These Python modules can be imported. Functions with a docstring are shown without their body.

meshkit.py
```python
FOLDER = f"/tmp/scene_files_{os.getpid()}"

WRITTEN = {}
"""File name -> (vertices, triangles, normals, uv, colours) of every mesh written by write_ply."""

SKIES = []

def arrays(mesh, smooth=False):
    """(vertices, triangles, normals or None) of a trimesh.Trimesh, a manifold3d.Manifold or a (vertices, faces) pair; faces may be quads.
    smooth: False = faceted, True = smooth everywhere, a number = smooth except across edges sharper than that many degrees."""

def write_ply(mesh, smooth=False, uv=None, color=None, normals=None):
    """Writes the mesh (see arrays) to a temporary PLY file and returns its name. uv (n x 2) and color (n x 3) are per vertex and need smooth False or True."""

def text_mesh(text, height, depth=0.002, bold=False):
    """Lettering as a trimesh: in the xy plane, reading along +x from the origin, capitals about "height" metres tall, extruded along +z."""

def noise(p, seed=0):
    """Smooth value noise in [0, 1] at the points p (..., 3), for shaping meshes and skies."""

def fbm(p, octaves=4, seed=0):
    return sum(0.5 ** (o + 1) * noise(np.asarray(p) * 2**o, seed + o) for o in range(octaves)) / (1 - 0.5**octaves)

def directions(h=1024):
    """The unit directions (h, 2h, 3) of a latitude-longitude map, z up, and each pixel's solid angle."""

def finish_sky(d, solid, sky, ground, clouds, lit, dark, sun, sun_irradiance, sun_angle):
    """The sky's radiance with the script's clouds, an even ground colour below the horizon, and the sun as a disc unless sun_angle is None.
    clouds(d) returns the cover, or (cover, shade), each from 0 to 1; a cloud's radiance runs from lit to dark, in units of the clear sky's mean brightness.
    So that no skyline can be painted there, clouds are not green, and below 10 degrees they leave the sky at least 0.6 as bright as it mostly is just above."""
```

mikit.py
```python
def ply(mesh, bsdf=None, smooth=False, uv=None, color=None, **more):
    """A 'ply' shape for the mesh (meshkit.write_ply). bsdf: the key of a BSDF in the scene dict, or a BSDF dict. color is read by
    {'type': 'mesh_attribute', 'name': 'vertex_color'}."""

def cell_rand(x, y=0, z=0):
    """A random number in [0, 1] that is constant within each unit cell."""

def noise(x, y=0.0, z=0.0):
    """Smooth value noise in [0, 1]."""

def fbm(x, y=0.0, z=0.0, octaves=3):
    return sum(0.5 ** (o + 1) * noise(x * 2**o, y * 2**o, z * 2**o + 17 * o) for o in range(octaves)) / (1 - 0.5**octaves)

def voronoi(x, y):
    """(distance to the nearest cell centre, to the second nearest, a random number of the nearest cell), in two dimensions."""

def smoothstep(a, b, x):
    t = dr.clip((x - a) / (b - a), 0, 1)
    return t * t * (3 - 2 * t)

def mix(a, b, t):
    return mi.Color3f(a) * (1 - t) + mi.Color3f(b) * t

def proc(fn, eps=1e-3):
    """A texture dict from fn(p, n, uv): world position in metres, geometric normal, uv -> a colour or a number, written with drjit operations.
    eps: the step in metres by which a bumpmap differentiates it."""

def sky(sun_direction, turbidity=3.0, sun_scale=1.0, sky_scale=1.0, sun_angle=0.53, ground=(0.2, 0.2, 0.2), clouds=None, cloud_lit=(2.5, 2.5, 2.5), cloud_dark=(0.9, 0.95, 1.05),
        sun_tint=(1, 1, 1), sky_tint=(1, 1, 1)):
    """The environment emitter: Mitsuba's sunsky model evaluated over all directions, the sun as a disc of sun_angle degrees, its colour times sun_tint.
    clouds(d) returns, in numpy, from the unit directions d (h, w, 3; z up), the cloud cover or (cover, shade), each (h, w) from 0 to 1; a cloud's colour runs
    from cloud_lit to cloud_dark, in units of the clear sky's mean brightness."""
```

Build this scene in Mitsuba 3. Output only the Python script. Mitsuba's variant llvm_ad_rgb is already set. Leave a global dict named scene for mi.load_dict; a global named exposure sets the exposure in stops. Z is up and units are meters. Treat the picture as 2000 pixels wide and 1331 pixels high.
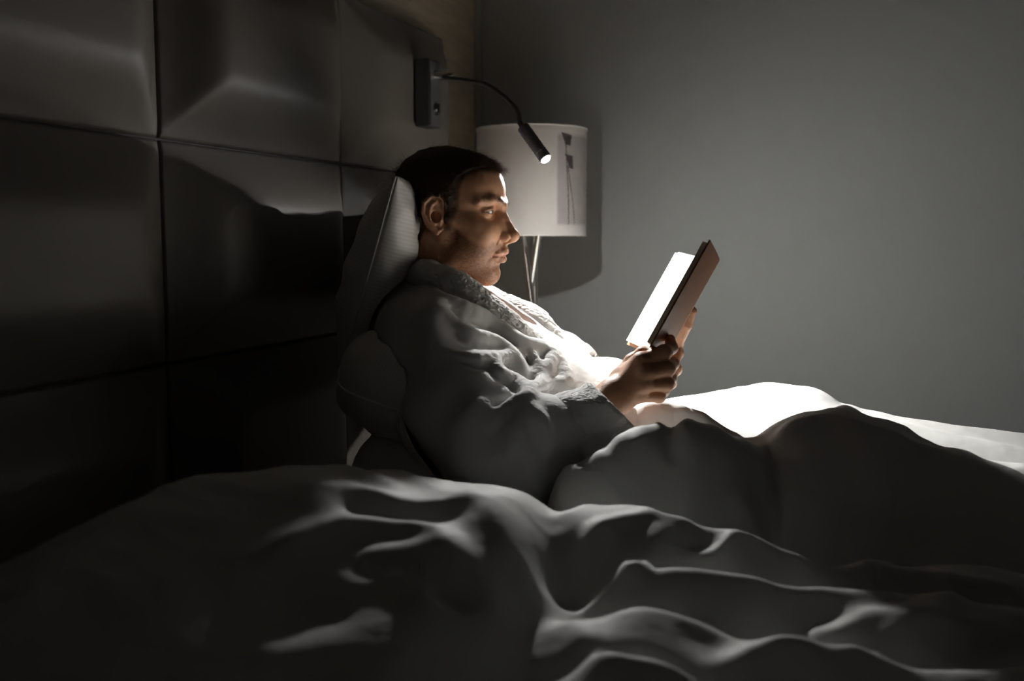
import math
import numpy as np
import trimesh
import manifold3d as m3
import drjit as dr
import mitsuba as mi
import mikit
import meshkit
from scipy import ndimage

T = mi.ScalarTransform4f
scene, labels = {}, {}

# ---------------------------------------------------------------- camera, light, exposure
exposure = 0.0
scene['camera'] = {
    'type': 'thinlens', 'fov': 54.44, 'fov_axis': 'x', 'aperture_radius': 0.0055, 'focus_distance': 1.58,
    'near_clip': 0.02, 'far_clip': 50.0,
    'to_world': T().look_at(origin=[0.95, 0.0, 0.95], target=[0.95 - 0.3353915, 0.93642029, 0.95 - 0.1030999], up=[0, 0, 1])}
LED_RADIANCE = 6200            # the reading lamp's LED lens, the only lamp that is on
LED_BEAM = 4.4                   # and the intensity of its beam

# ---------------------------------------------------------------- helpers
def numbered(key):
    if key not in scene and key not in labels:
        return key
    n = 1
    while '%s_%03d' % (key, n) in scene or '%s_%03d' % (key, n) in labels:
        n += 1
    return '%s_%03d' % (key, n)

def add(key, mesh, bsdf, smooth=False, label=None, category=None, group=None, kind=None, **kw):
    key = numbered(key)
    scene[key] = mikit.ply(mesh, bsdf, smooth=smooth, **kw)
    tag(key, label, category, group, kind)
    return key

def tag(key, label=None, category=None, group=None, kind=None):
    d = {k: v for k, v in dict(label=label, category=category, group=group, kind=kind).items() if v}
    if d:
        labels[key] = d
    return key

def V(*a):
    return np.array(a, float)

def unit(v):
    v = np.asarray(v, float)
    return v / np.linalg.norm(v)

def frame(z, x=(0, 0, 1)):
    z = unit(z)
    x = np.asarray(x, float)
    if abs(np.dot(unit(x), z)) > 0.95:
        x = V(1, 0, 0) if abs(z[0]) < 0.9 else V(0, 1, 0)
    x = unit(x - z * np.dot(x, z))
    return x, np.cross(z, x), z

def rbox(lo, hi, r=0.004, seg=8):
    """A box with rounded edges."""
    lo, hi = np.minimum(lo, hi), np.maximum(lo, hi)
    r = min(r, 0.45 * min(hi - lo))
    s = [m3.Manifold.sphere(r, seg).translate([float(a), float(b), float(c)])
         for a in (lo[0] + r, hi[0] - r) for b in (lo[1] + r, hi[1] - r) for c in (lo[2] + r, hi[2] - r)]
    return tm(m3.Manifold.batch_hull(s))

def tm(man):
    m = man.to_mesh()
    return trimesh.Trimesh(np.array(m.vert_properties[:, :3]), np.array(m.tri_verts), process=False)

def man(mesh):
    mesh = mesh.copy()
    mesh.merge_vertices()
    return m3.Manifold(m3.Mesh(np.asarray(mesh.vertices, np.float32), np.asarray(mesh.faces, np.uint32)))

def cat(*meshes):
    return trimesh.util.concatenate([m for m in meshes])

def catmull(pts, n=8):
    """A smooth curve through the points (rows may carry radii too)."""
    p = np.asarray(pts, float)
    q = np.vstack([2 * p[0] - p[1], p, 2 * p[-1] - p[-2]])
    t = np.linspace(0, 1, n, endpoint=False)[:, None]
    out = [0.5 * (2 * b + (c - a) * t + (2 * a - 5 * b + 4 * c - d) * t ** 2 + (3 * b - a - 3 * c + d) * t ** 3)
           for a, b, c, d in zip(q, q[1:], q[2:], q[3:])]
    return np.vstack(out + [p[-1:]])

def sweep(path, radii, seg=16, caps=True):
    """A tube along a path with a radius at each point."""
    path = np.asarray(path, float)
    radii = np.broadcast_to(np.asarray(radii, float), len(path))
    t = np.gradient(path, axis=0)
    x, y, _ = frame(t[0])
    rings, a = [], np.arange(seg) * 2 * np.pi / seg
    for p, d, r in zip(path, t, radii):
        d = unit(d)
        x = unit(x - d * np.dot(x, d))
        y = np.cross(d, x)
        rings.append(p + r * (np.cos(a)[:, None] * x + np.sin(a)[:, None] * y))
    v = np.vstack(rings)
    f, n = [], len(path)
    i = np.arange(seg)
    j = (i + 1) % seg
    for k in range(n - 1):
        f += [np.stack([k * seg + i, k * seg + j, (k + 1) * seg + j], 1), np.stack([k * seg + i, (k + 1) * seg + j, (k + 1) * seg + i], 1)]
    if caps:
        v = np.vstack([v, path[:1], path[-1:]])
        f += [np.stack([j, i, i * 0 + len(v) - 2], 1), np.stack([(n - 1) * seg + i, (n - 1) * seg + j, i * 0 + len(v) - 1], 1)]
    return trimesh.Trimesh(v, np.vstack(f), process=False)

def lathe(profile, origin, axis=(0, 0, 1), seg=48):
    """Turns the (radius, height) profile about the axis."""
    x, y, z = frame(axis, (1, 0, 0))
    pr = np.asarray(profile, float)
    a = np.arange(seg) * 2 * np.pi / seg
    ring = np.cos(a)[:, None] * x + np.sin(a)[:, None] * y
    v = np.vstack([np.asarray(origin) + r * ring + h * z for r, h in pr])
    i = np.arange(seg)
    j = (i + 1) % seg
    f = []
    for k in range(len(pr) - 1):
        f += [np.stack([k * seg + i, k * seg + j, (k + 1) * seg + j], 1), np.stack([k * seg + i, (k + 1) * seg + j, (k + 1) * seg + i], 1)]
    m = trimesh.Trimesh(v, np.vstack(f), process=False)
    m.merge_vertices()
    m.update_faces(m.nondegenerate_faces())
    return m

# signed distances on (n, 3) arrays, joined smoothly, and a surface-nets mesher
def smin(a, b, k):
    if k <= 0:
        return np.minimum(a, b)
    h = np.clip(0.5 + 0.5 * (b - a) / k, 0, 1)
    return b + (a - b) * h - k * h * (1 - h)

def smax(a, b, k):
    return -smin(-a, -b, k)

def d_ell(p, c, r, R=None):
    q = p - np.asarray(c, np.float32)
    if R is not None:
        q = q @ np.asarray(R, np.float32)
    r = np.asarray(r, np.float32)
    k0 = np.sqrt(((q / r) ** 2).sum(1))
    k1 = np.sqrt(((q / (r * r)) ** 2).sum(1)) + 1e-9
    return k0 * (k0 - 1) / k1

def d_cap(p, a, b, ra, rb=None):
    rb = ra if rb is None else rb
    a, b = np.asarray(a, np.float32), np.asarray(b, np.float32)
    ba = b - a
    q = p - a
    t = np.clip(q @ ba / max(float(ba @ ba), 1e-12), 0, 1)
    return np.sqrt(((q - t[:, None] * ba) ** 2).sum(1)) - (ra + (rb - ra) * t)

def d_chain(p, pts, k=0.0):
    """Capsules along rows (x, y, z, radius)."""
    d = None
    for a, b in zip(pts[:-1], pts[1:]):
        e = d_cap(p, a[:3], b[:3], a[3], b[3])
        d = e if d is None else smin(d, e, k)
    return d

def _nets(F, lo, h, n):
    neg = F < 0
    c = np.zeros(n - 1, np.int8)
    for dx in (0, 1):
        for dy in (0, 1):
            for dz in (0, 1):
                c += neg[dx:n[0] - 1 + dx, dy:n[1] - 1 + dy, dz:n[2] - 1 + dz]
    cells = np.argwhere((c > 0) & (c < 8))
    ids = np.full(n - 1, -1, np.int64)
    ids[tuple(cells.T)] = np.arange(len(cells))
    acc, cnt = np.zeros((len(cells), 3)), np.zeros(len(cells))
    for ax in range(3):
        e = np.eye(3, dtype=int)[ax]
        b, d = [k for k in range(3) if k != ax]
        for s in (0, 1):
            for t in (0, 1):
                off = np.zeros(3, int)
                off[b], off[d] = s, t
                p0 = cells + off
                p1 = p0 + e
                f0, f1 = F[tuple(p0.T)], F[tuple(p1.T)]
                m = (f0 < 0) != (f1 < 0)
                w = np.where(m, f0 / np.where(m, f0 - f1, 1), 0)
                acc[m] += p0[m] + w[m, None] * e
                cnt[m] += 1
    v = lo + h * acc / cnt[:, None]
    faces = []
    for ax in range(3):
        b, d = (ax + 1) % 3, (ax + 2) % 3
        sl0, sl1 = [slice(1, n[k] - 1) for k in range(3)], [slice(1, n[k] - 1) for k in range(3)]
        sl1[ax] = slice(2, n[ax])
        m0, m1 = neg[tuple(sl0)], neg[tuple(sl1)]
        at = np.argwhere(m0 != m1) + 1
        at = at[at[:, ax] < n[ax] - 1]
        flip = neg[tuple(at.T)]
        eb, ed = np.eye(3, dtype=int)[b], np.eye(3, dtype=int)[d]
        q = np.stack([ids[tuple((at - eb - ed).T)], ids[tuple((at - ed).T)], ids[tuple(at.T)], ids[tuple((at - eb).T)]], 1)
        q[~flip] = q[~flip][:, ::-1]
        faces.append(q)
    q = np.vstack(faces)
    q = q[(q >= 0).all(1)]
    return v, q, cells

def nets(fn, lo, hi, h, coarse=4, band=2.0, project=1):
    """The surface fn = 0 (negative inside) as a trimesh: surface nets on a grid refined near the surface."""
    lo, hi = np.asarray(lo, float), np.asarray(hi, float)
    nc = np.ceil((hi - lo) / (h * coarse)).astype(int) + 1
    n = nc * coarse
    H = h * coarse
    g = np.stack(np.meshgrid(*[lo[k] + (np.arange(nc[k]) + 0.5) * H - h / 2 for k in range(3)], indexing='ij'), -1).reshape(-1, 3).astype(np.float32)
    fc = fn(g).reshape(nc)
    F = np.repeat(np.repeat(np.repeat(fc, coarse, 0), coarse, 1), coarse, 2).astype(np.float32)
    near = np.argwhere(np.abs(fc) < band * H)
    o = np.stack(np.meshgrid(*[np.arange(coarse)] * 3, indexing='ij'), -1).reshape(-1, 3)
    for s in range(0, len(near), 20000):
        idx = (near[s:s + 20000, None, :] * coarse + o[None]).reshape(-1, 3)
        F[idx[:, 0], idx[:, 1], idx[:, 2]] = fn((lo + idx * h).astype(np.float32))
    for k in range(3):                       # closed where the box cuts it
        sl = [slice(None)] * 3
        for e in (0, 1, n[k] - 2, n[k] - 1):
            sl[k] = e
            F[tuple(sl)] = np.maximum(F[tuple(sl)], 0.4 * h)
    for _ in range(8):
        v, q, cells = _nets(F, lo, h, n)
        e = np.sort(np.stack([q, np.roll(q, -1, 1)], -1).reshape(-1, 2), 1)
        u, c = np.unique(e[:, 0] * len(v) + e[:, 1], return_counts=True)
        bad = u[c > 2]
        if not len(bad):
            break
        for i, j in zip(bad // len(v), bad % len(v)):      # where four faces meet in one edge: fill the pinch
            m = np.maximum(cells[i], cells[j])
            o = [(0, 1) if cells[i][k] == cells[j][k] else (0,) for k in range(3)]
            for a in o[0]:
                for b in o[1]:
                    for d in o[2]:
                        F[m[0] + a, m[1] + b, m[2] + d] = min(F[m[0] + a, m[1] + b, m[2] + d], -0.1 * h)
    for _ in range(project):
        e = h * 0.3
        p = v.astype(np.float32)
        f0 = fn(p)
        gr = np.stack([fn(p + np.float32(e) * np.eye(3, dtype=np.float32)[k]) - f0 for k in range(3)], 1) / e
        st = f0[:, None] * gr / np.maximum((gr ** 2).sum(1, keepdims=True), 0.25)
        l = np.linalg.norm(st, axis=1, keepdims=True)
        v = v - st * np.minimum(1, 0.6 * h / np.maximum(l, 1e-9))
    f = np.vstack([q[:, [0, 1, 2]], q[:, [0, 2, 3]]])
    return trimesh.Trimesh(v, f, process=False)

def rgb(r, g, b):
    return {'type': 'rgb', 'value': [r, g, b]}

# ---------------------------------------------------------------- materials
def principled(color, roughness=0.5, two=True, **kw):
    b = {'type': 'principled', 'base_color': color if isinstance(color, dict) else rgb(*color), 'roughness': roughness, **kw}
    return {'type': 'twosided', 'bsdf': b} if two else b

def bumped(b, fn, eps=0.0005, scale=1.0):
    return {'type': 'twosided', 'bsdf': {'type': 'bumpmap', 'arbitrary': mikit.proc(fn, eps), 'scale': scale, 'bsdf': b}}

def wall_colour(p, n, uv):
    return mikit.mix((0.295, 0.306, 0.297), (0.318, 0.329, 0.320), mikit.fbm(p.x * 3, p.z * 3, p.y * 3))
def wall_bump(p, n, uv):
    return 0.00012 * mikit.noise(p.x * 420, p.y * 420, p.z * 420)
scene['mat_wall_paint'] = bumped({'type': 'principled', 'base_color': mikit.proc(wall_colour), 'roughness': 0.75, 'specular': 0.3}, wall_bump)

def wood_colour(p, n, uv):
    g = mikit.fbm(p.y * 14 + 2.0 * mikit.noise(p.z * 3, 7), p.z * 130, 3.0, 4)
    k = mikit.fbm(p.y * 5, p.z * 30, 9.0, 3)
    c = mikit.mix((0.56, 0.45, 0.32), (0.78, 0.66, 0.50), g)
    return c * (0.8 + 0.35 * k)
scene['mat_wood_veneer'] = principled(mikit.proc(wood_colour), 0.5)

def leather_bump(p, n, uv):
    return 0.00022 * mikit.fbm(p.y * 330, p.z * 420, p.x * 300, 2)
scene['mat_leather'] = bumped({'type': 'principled', 'base_color': rgb(0.135, 0.122, 0.107), 'roughness': 0.52, 'specular': 0.45}, leather_bump)
scene['mat_board'] = principled((0.045, 0.042, 0.038), 0.7)

def stripe(p, n, uv):
    # satin stripe of the hotel linen, about 5 mm wide, running along the pillow's height
    s = 0.5 + 0.5 * dr.sin(uv.x * 6.2831853)
    return 0.64 + 0.07 * s
def pillow_colour(p, n, uv):
    return mi.Color3f(1.0, 0.985, 0.955) * stripe(p, n, uv)
def cloth_bump(p, n, uv):
    return 0.0005 * mikit.fbm(p.x * 70, p.y * 70, p.z * 70, 3)
scene['mat_pillowcase'] = bumped({'type': 'principled', 'base_color': mikit.proc(pillow_colour), 'roughness': 0.6, 'sheen': 0.3, 'specular': 0.3}, cloth_bump)
def duvet_bump(p, n, uv):
    return 0.0012 * mikit.fbm(p.x * 38, p.y * 38, p.z * 38, 3)
scene['mat_duvet'] = bumped({'type': 'principled', 'base_color': rgb(0.58, 0.58, 0.565), 'roughness': 0.62, 'sheen': 0.25, 'specular': 0.3}, duvet_bump, 0.001)
scene['mat_sheet'] = principled((0.78, 0.77, 0.74), 0.65)

def terry_bump(p, n, uv):
    return 0.0016 * mikit.fbm(p.x * 230, p.y * 230, p.z * 230, 2) + 0.0012 * mikit.noise(p.x * 600, p.y * 600, p.z * 600)
scene['mat_terry'] = bumped({'type': 'principled', 'base_color': rgb(0.66, 0.66, 0.645), 'roughness': 0.9, 'sheen': 0.6, 'specular': 0.15}, terry_bump, 0.0004)
def fleece_bump(p, n, uv):
    return 0.0009 * mikit.fbm(p.x * 240, p.y * 240, p.z * 240, 2)
scene['mat_robe'] = bumped({'type': 'principled', 'base_color': rgb(0.56, 0.56, 0.55), 'roughness': 0.9, 'sheen': 0.5, 'specular': 0.15}, fleece_bump, 0.0004)

scene['mat_black_metal'] = principled((0.030, 0.030, 0.032), 0.38, metallic=0.0, specular=0.5)
scene['mat_grey_metal'] = principled((0.10, 0.10, 0.105), 0.42, metallic=0.3, specular=0.5)
scene['mat_gooseneck'] = principled((0.10, 0.095, 0.09), 0.30, metallic=0.85)
scene['mat_chrome'] = principled((0.62, 0.61, 0.58), 0.20, metallic=1.0)
scene['mat_switch'] = principled((0.012, 0.012, 0.012), 0.22, clearcoat=0.6)
scene['mat_walnut'] = principled((0.10, 0.065, 0.04), 0.45)
scene['mat_carpet'] = principled((0.10, 0.09, 0.08), 0.95)
scene['mat_ceiling'] = principled((0.16, 0.155, 0.15), 0.9)
scene['mat_dark_wall'] = principled((0.04, 0.035, 0.03), 0.9)

# ---------------------------------------------------------------- the room
def slab(lo, hi):
    return rbox(V(*lo), V(*hi), 0.002, 4)
FAR, FOOT, NEAR_Y, CEIL = 2.47, 5.2, -3.2, 2.75
add('floor', slab((-0.15, NEAR_Y - 0.1, -0.1), (FOOT + 0.1, FAR + 0.12, 0.0)), 'mat_carpet', kind='structure', label='dark carpeted bedroom floor under the bed')
add('ceiling', slab((-0.15, NEAR_Y - 0.1, CEIL), (FOOT + 0.1, FAR + 0.12, CEIL + 0.1)), 'mat_ceiling', kind='structure', label='bedroom ceiling')
add('wall_head', slab((-0.15, NEAR_Y - 0.1, 0.0), (-0.035, FAR + 0.12, CEIL)), 'mat_wood_veneer', kind='structure', label='wall of light brown wood veneer behind the headboard')
add('wall_back', slab((-0.035, FAR, 0.0), (FOOT + 0.1, FAR + 0.12, CEIL)), 'mat_wall_paint', kind='structure', label='plain grey painted wall beyond the bed')
add('wall_foot', slab((FOOT, NEAR_Y - 0.1, 0.0), (FOOT + 0.1, FAR, CEIL)), 'mat_dark_wall', kind='structure', label='dark wall beyond the foot of the bed')
add('wall_near', slab((-0.035, NEAR_Y - 0.1, 0.0), (FOOT, NEAR_Y, CEIL)), 'mat_dark_wall', kind='structure', label='dark curtained wall on the near side of the room')
add('trim_1', rbox(V(-0.035, FAR - 0.012, 0.0), V(-0.017, FAR, CEIL), 0.003, 6), 'mat_wall_paint', kind='structure', label='slim vertical corner bead where wood wall meets grey wall')

# ---------------------------------------------------------------- headboard: upholstered panels on a board
ZS, YS, PW, PH = 1.0875, 1.1683, 0.5105, 0.3188
def panel(y0, y1, z0, z1, depth=0.056, inset=0.105):
    ny, nz = 56, 44
    def axis(a, b, n):
        t = np.linspace(0, 1, n)
        t = 0.5 - 0.5 * np.cos(np.pi * t) * (0.6 + 0.4 * np.abs(np.cos(np.pi * t)))   # finer near the seams
        t = (t - t[0]) / (t[-1] - t[0])
        return a + (b - a) * t
    g = 0.0006
    y, z = np.meshgrid(axis(y0 + g, y1 - g, ny), axis(z0 + g, z1 - g, nz), indexing='ij')
    def rise(u):
        t = np.clip(u / inset, 0, 1)
        return 0.55 * t + 0.45 * (t * t * (3 - 2 * t)) - 0.10 * t ** 6 + 0.10 * t ** 2 * (t >= 0)
    uy, uz = np.minimum(y - y0, y1 - y), np.minimum(z - z0, z1 - z)
    ry, rz = rise(uy), rise(uz)
    x = depth * (smin(ry.ravel(), rz.ravel(), 0.16).reshape(ry.shape)) + 0.006
    e = np.minimum(uy, uz)
    x = np.where(e < 0.004, x - 0.010 * (1 - np.clip(e / 0.004, 0, 1)) ** 2, x)
    x = x + 0.0016 * (meshkit.fbm(np.stack([y * 7, z * 7, 0 * y + y0 * 11 + z0], -1), 2) - 0.5)
    v = np.stack([x, y, z], -1).reshape(-1, 3)
    i = np.arange(ny * nz).reshape(ny, nz)
    q = np.stack([i[:-1, :-1], i[1:, :-1], i[1:, 1:], i[:-1, 1:]], -1).reshape(-1, 4)
    rim = np.concatenate([i[:, 0], i[-1, 1:], i[-2::-1, -1], i[0, -2:0:-1]])
    back = v[rim].copy()
    back[:, 0] = -0.002
    k = len(rim)
    nb = len(v) + np.arange(k)
    side = np.stack([rim, np.roll(rim, -1), np.roll(nb, -1), nb], 1)[:, ::-1]
    q = np.vstack([q, side])
    return trimesh.Trimesh(np.vstack([v, back]), np.vstack([q[:, [0, 1, 2]], q[:, [0, 2, 3]]]), process=False)
tag('headboard', 'dark padded leather headboard of raised rectangular panels behind the bed', 'headboard')
add('headboard__board', slab((-0.03, YS - 2 * PW, 0.10), (0.0, YS + 2 * PW - 0.024, ZS + PH)), 'mat_board')
for r in range(-2, 1):
    for c in range(-2, 2):
        z0, y0 = ZS + r * PH, YS + c * PW
        add('headboard__panel', panel(y0, y0 + PW - (0.022 if c == 1 else 0), z0, z0 + PH), 'mat_leather', smooth=40)
add('headboard__panel', panel(YS - 2 * PW, YS - PW, ZS - 3 * PH, ZS - 2 * PH), 'mat_leather', smooth=40)

# ---------------------------------------------------------------- bed: base, legs, mattress
BX0, BX1, BY0, BY1, MZ = 0.07, 2.12, 0.16, 1.98, 0.50
tag('bed', 'wide bed with a dark base and white fitted sheet under the man', 'bed')
add('bed__base', rbox(V(BX0, BY0 + 0.01, 0.10), V(BX1, BY1 - 0.01, 0.28), 0.012), 'mat_walnut', smooth=40)
for x in (BX0 + 0.08, BX1 - 0.08):
    for y in (BY0 + 0.09, BY1 - 0.09):
        add('bed__leg', lathe([(0, 0), (0.022, 0), (0.030, 0.1), (0, 0.1)], (x, y, 0)), 'mat_walnut', smooth=40)
add('bed__mattress', rbox(V(BX0, BY0, 0.28), V(BX1, BY1, MZ), 0.05, 20), 'mat_sheet', smooth=60)

# ---------------------------------------------------------------- reading lamp on the headboard
tag('reading_lamp', 'black gooseneck reading lamp with a lit tip, mounted on the headboard', 'reading lamp')
bx0, bx1, by0, by1, bz0, bz1 = 0.0635, 0.096, 1.886, 1.945, 1.176, 1.312
add('reading_lamp__wall_box', rbox(V(bx0, by0, bz0), V(bx1, by1, bz1), 0.003, 12), 'mat_black_metal', smooth=30)
add('reading_lamp__face_plate', rbox(V(bx1, by0 + 0.003, bz0 + 0.003), V(bx1 + 0.002, by1 - 0.003, bz1 - 0.003), 0.0009, 6), 'mat_grey_metal', smooth=30, label='dark grey front plate')
ym, zs_ = 0.5 * (by0 + by1), bz0 + 0.038
add('reading_lamp__switch', cat(lathe([(0, 0.005), (0.0075, 0.005), (0.009, 0.003), (0.0125, 0.003), (0.0135, 0.0015), (0.0135, 0), (0, 0)], (bx1 + 0.002, ym, zs_), (1, 0, 0), 40),
    rbox(V(bx1 + 0.004, ym - 0.0045, zs_ - 0.010), V(bx1 + 0.010, ym + 0.0045, zs_ + 0.010), 0.002, 8)), 'mat_switch', smooth=35, label='round black rocker switch')
LED = V(*(0.3918, 1.7400, 1.0911))
AX = unit(V(0.62, -0.20, -0.76))
HL = 0.080
neck0 = V(bx1 + 0.002, 1.915, bz1 - 0.031)
add('reading_lamp__socket', lathe([(0, 0), (0.0085, 0), (0.0085, 0.012), (0.006, 0.016), (0.006, 0.034), (0.0042, 0.040), (0, 0.040)], neck0, (1, -0.0, 0.0), 32), 'mat_chrome', smooth=35, label='small metal socket of the flexible arm')
gp = [neck0 + V(0.036, 0, 0), V(*(0.1258, 1.8950, 1.2731)), V(*(0.1830, 1.8700, 1.2604)), V(*(0.2374, 1.8420, 1.2448)), V(*(0.2855, 1.8120, 1.2162)), V(*(0.3201, 1.7870, 1.1861)), LED - AX * (HL + 0.010)]
gpath = catmull(gp, 60)
s_ = np.concatenate([[0], np.cumsum(np.linalg.norm(np.diff(gpath, axis=0), axis=1))])
su = np.arange(0, s_[-1], 0.0006)
gpath = np.stack([np.interp(su, s_, gpath[:, k]) for k in range(3)], 1)
add('reading_lamp__gooseneck', sweep(gpath, 0.0039 + 0.00045 * np.sin(2 * np.pi * su / 0.0030), 14), 'mat_gooseneck', smooth=True, label='thin ribbed flexible metal arm')
add('reading_lamp__lamp_head', lathe([(0, -HL - 0.012), (0.0048, -HL - 0.012), (0.0052, -HL), (0.0108, -HL + 0.001), (0.0115, -HL + 0.003), (0.0115, -0.016), (0.0110, -0.0155), (0.0110, -0.0145), (0.0115, -0.014), (0.0115, -0.0006),
    (0.0109, 0), (0.0098, 0), (0.0098, -0.006), (0, -0.006)], LED, AX, 48), 'mat_black_metal', smooth=30, label='slim black cylinder head')
DOME = 1.0
cap = [(0.0097 * math.sin(a) / math.sin(DOME), 0.0002 + 0.0097 * (math.cos(a) - math.cos(DOME)) / math.sin(DOME)) for a in np.linspace(DOME, 0.0, 7)]
k = add('reading_lamp__lens', lathe([(0, -0.004), (0.0097, -0.004)] + cap, LED, AX, 32), None, smooth=30, label='glowing white lens')
scene[k]['emitter'] = {'type': 'area', 'radiance': rgb(LED_RADIANCE, LED_RADIANCE * 0.99, LED_RADIANCE * 0.96)}

# the lens gathers most of the light into a beam
scene['reading_lamp_beam'] = {'type': 'spot', 'to_world': T().look_at(origin=list(LED + AX * 0.006), target=list(LED + AX), up=[0, 1, 0.3]),
    'intensity': rgb(LED_BEAM, LED_BEAM * 0.985, LED_BEAM * 0.94), 'cutoff_angle': 30.5, 'beam_width': 20.0}

# ---------------------------------------------------------------- table lamp and its nightstand
LC = V(0.2152, 2.185, 0.0)
SR, SZ0, SZ1 = 0.1255, 0.9545, 1.1935
def shade_colour(p, n, uv):
    # flat print: a greyish band with two poppy heads on thin crossing stems
    a = dr.atan2(p.y - float(LC[1]), p.x - float(LC[0]))
    w = a * SR                                   # metres round the shade
    z = p.z
    base = mi.Color3f(0.86, 0.83, 0.78)
    ss = mikit.smoothstep
    band = ss(-0.103, -0.094, w) * (1 - ss(0.012, 0.022, w)) * ss(0.972, 0.984, z) * (1 - ss(1.166, 1.180, z))
    band *= 0.75 + 0.25 * mikit.fbm(w * 60, z * 40)
    c = mikit.mix(base, (0.36, 0.31, 0.32), band * 0.72)
    def stem(w0, w1, z0, z1):
        t = (z - z0) / (z1 - z0)
        x = w0 + (w1 - w0) * t + 0.0016 * dr.sin(t * 5.0)
        return (1 - ss(0.0007, 0.0017, dr.abs(w - x))) * ss(z0 - 0.002, z0 + 0.001, z) * (1 - ss(z1 - 0.001, z1 + 0.002, z))
    ink = dr.maximum(stem(-0.0675, -0.0755, 0.978, 1.160), stem(-0.049, -0.0690, 0.978, 1.108))
    def head(wc, zc, hw, hh, sl):
        u, v = w - wc + sl * (z - zc), z - zc + 0.18 * (w - wc)
        half = hw * (0.80 + 0.28 * v / hh)
        return (1 - ss(half - 0.001, half + 0.001, dr.abs(u))) * (1 - ss(hh - 0.001, hh + 0.001, dr.abs(v)))
    ink = dr.maximum(ink, dr.maximum(head(-0.0725, 1.163, 0.0135, 0.0120, 0.15), head(-0.0640, 1.115, 0.0105, 0.0140, 0.25)))
    return mikit.mix(c, (0.045, 0.035, 0.038), ink * 0.9)
scene['mat_lampshade'] = {'type': 'principledthin', 'base_color': mikit.proc(shade_colour), 'roughness': 0.8, 'diff_trans': 0.8, 'eta': 1.3}
scene['mat_shade_rim'] = principled((0.80, 0.78, 0.73), 0.7)
tag('table_lamp', 'table lamp with a white drum shade printed with two dark poppies on chrome rods', 'table lamp')
sh = 0.0016
add('table_lamp__shade', lathe([(SR, SZ0), (SR, SZ1)], LC, seg=128), 'mat_lampshade', smooth=40, label='white drum shade with a grey band and two poppies')
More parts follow.
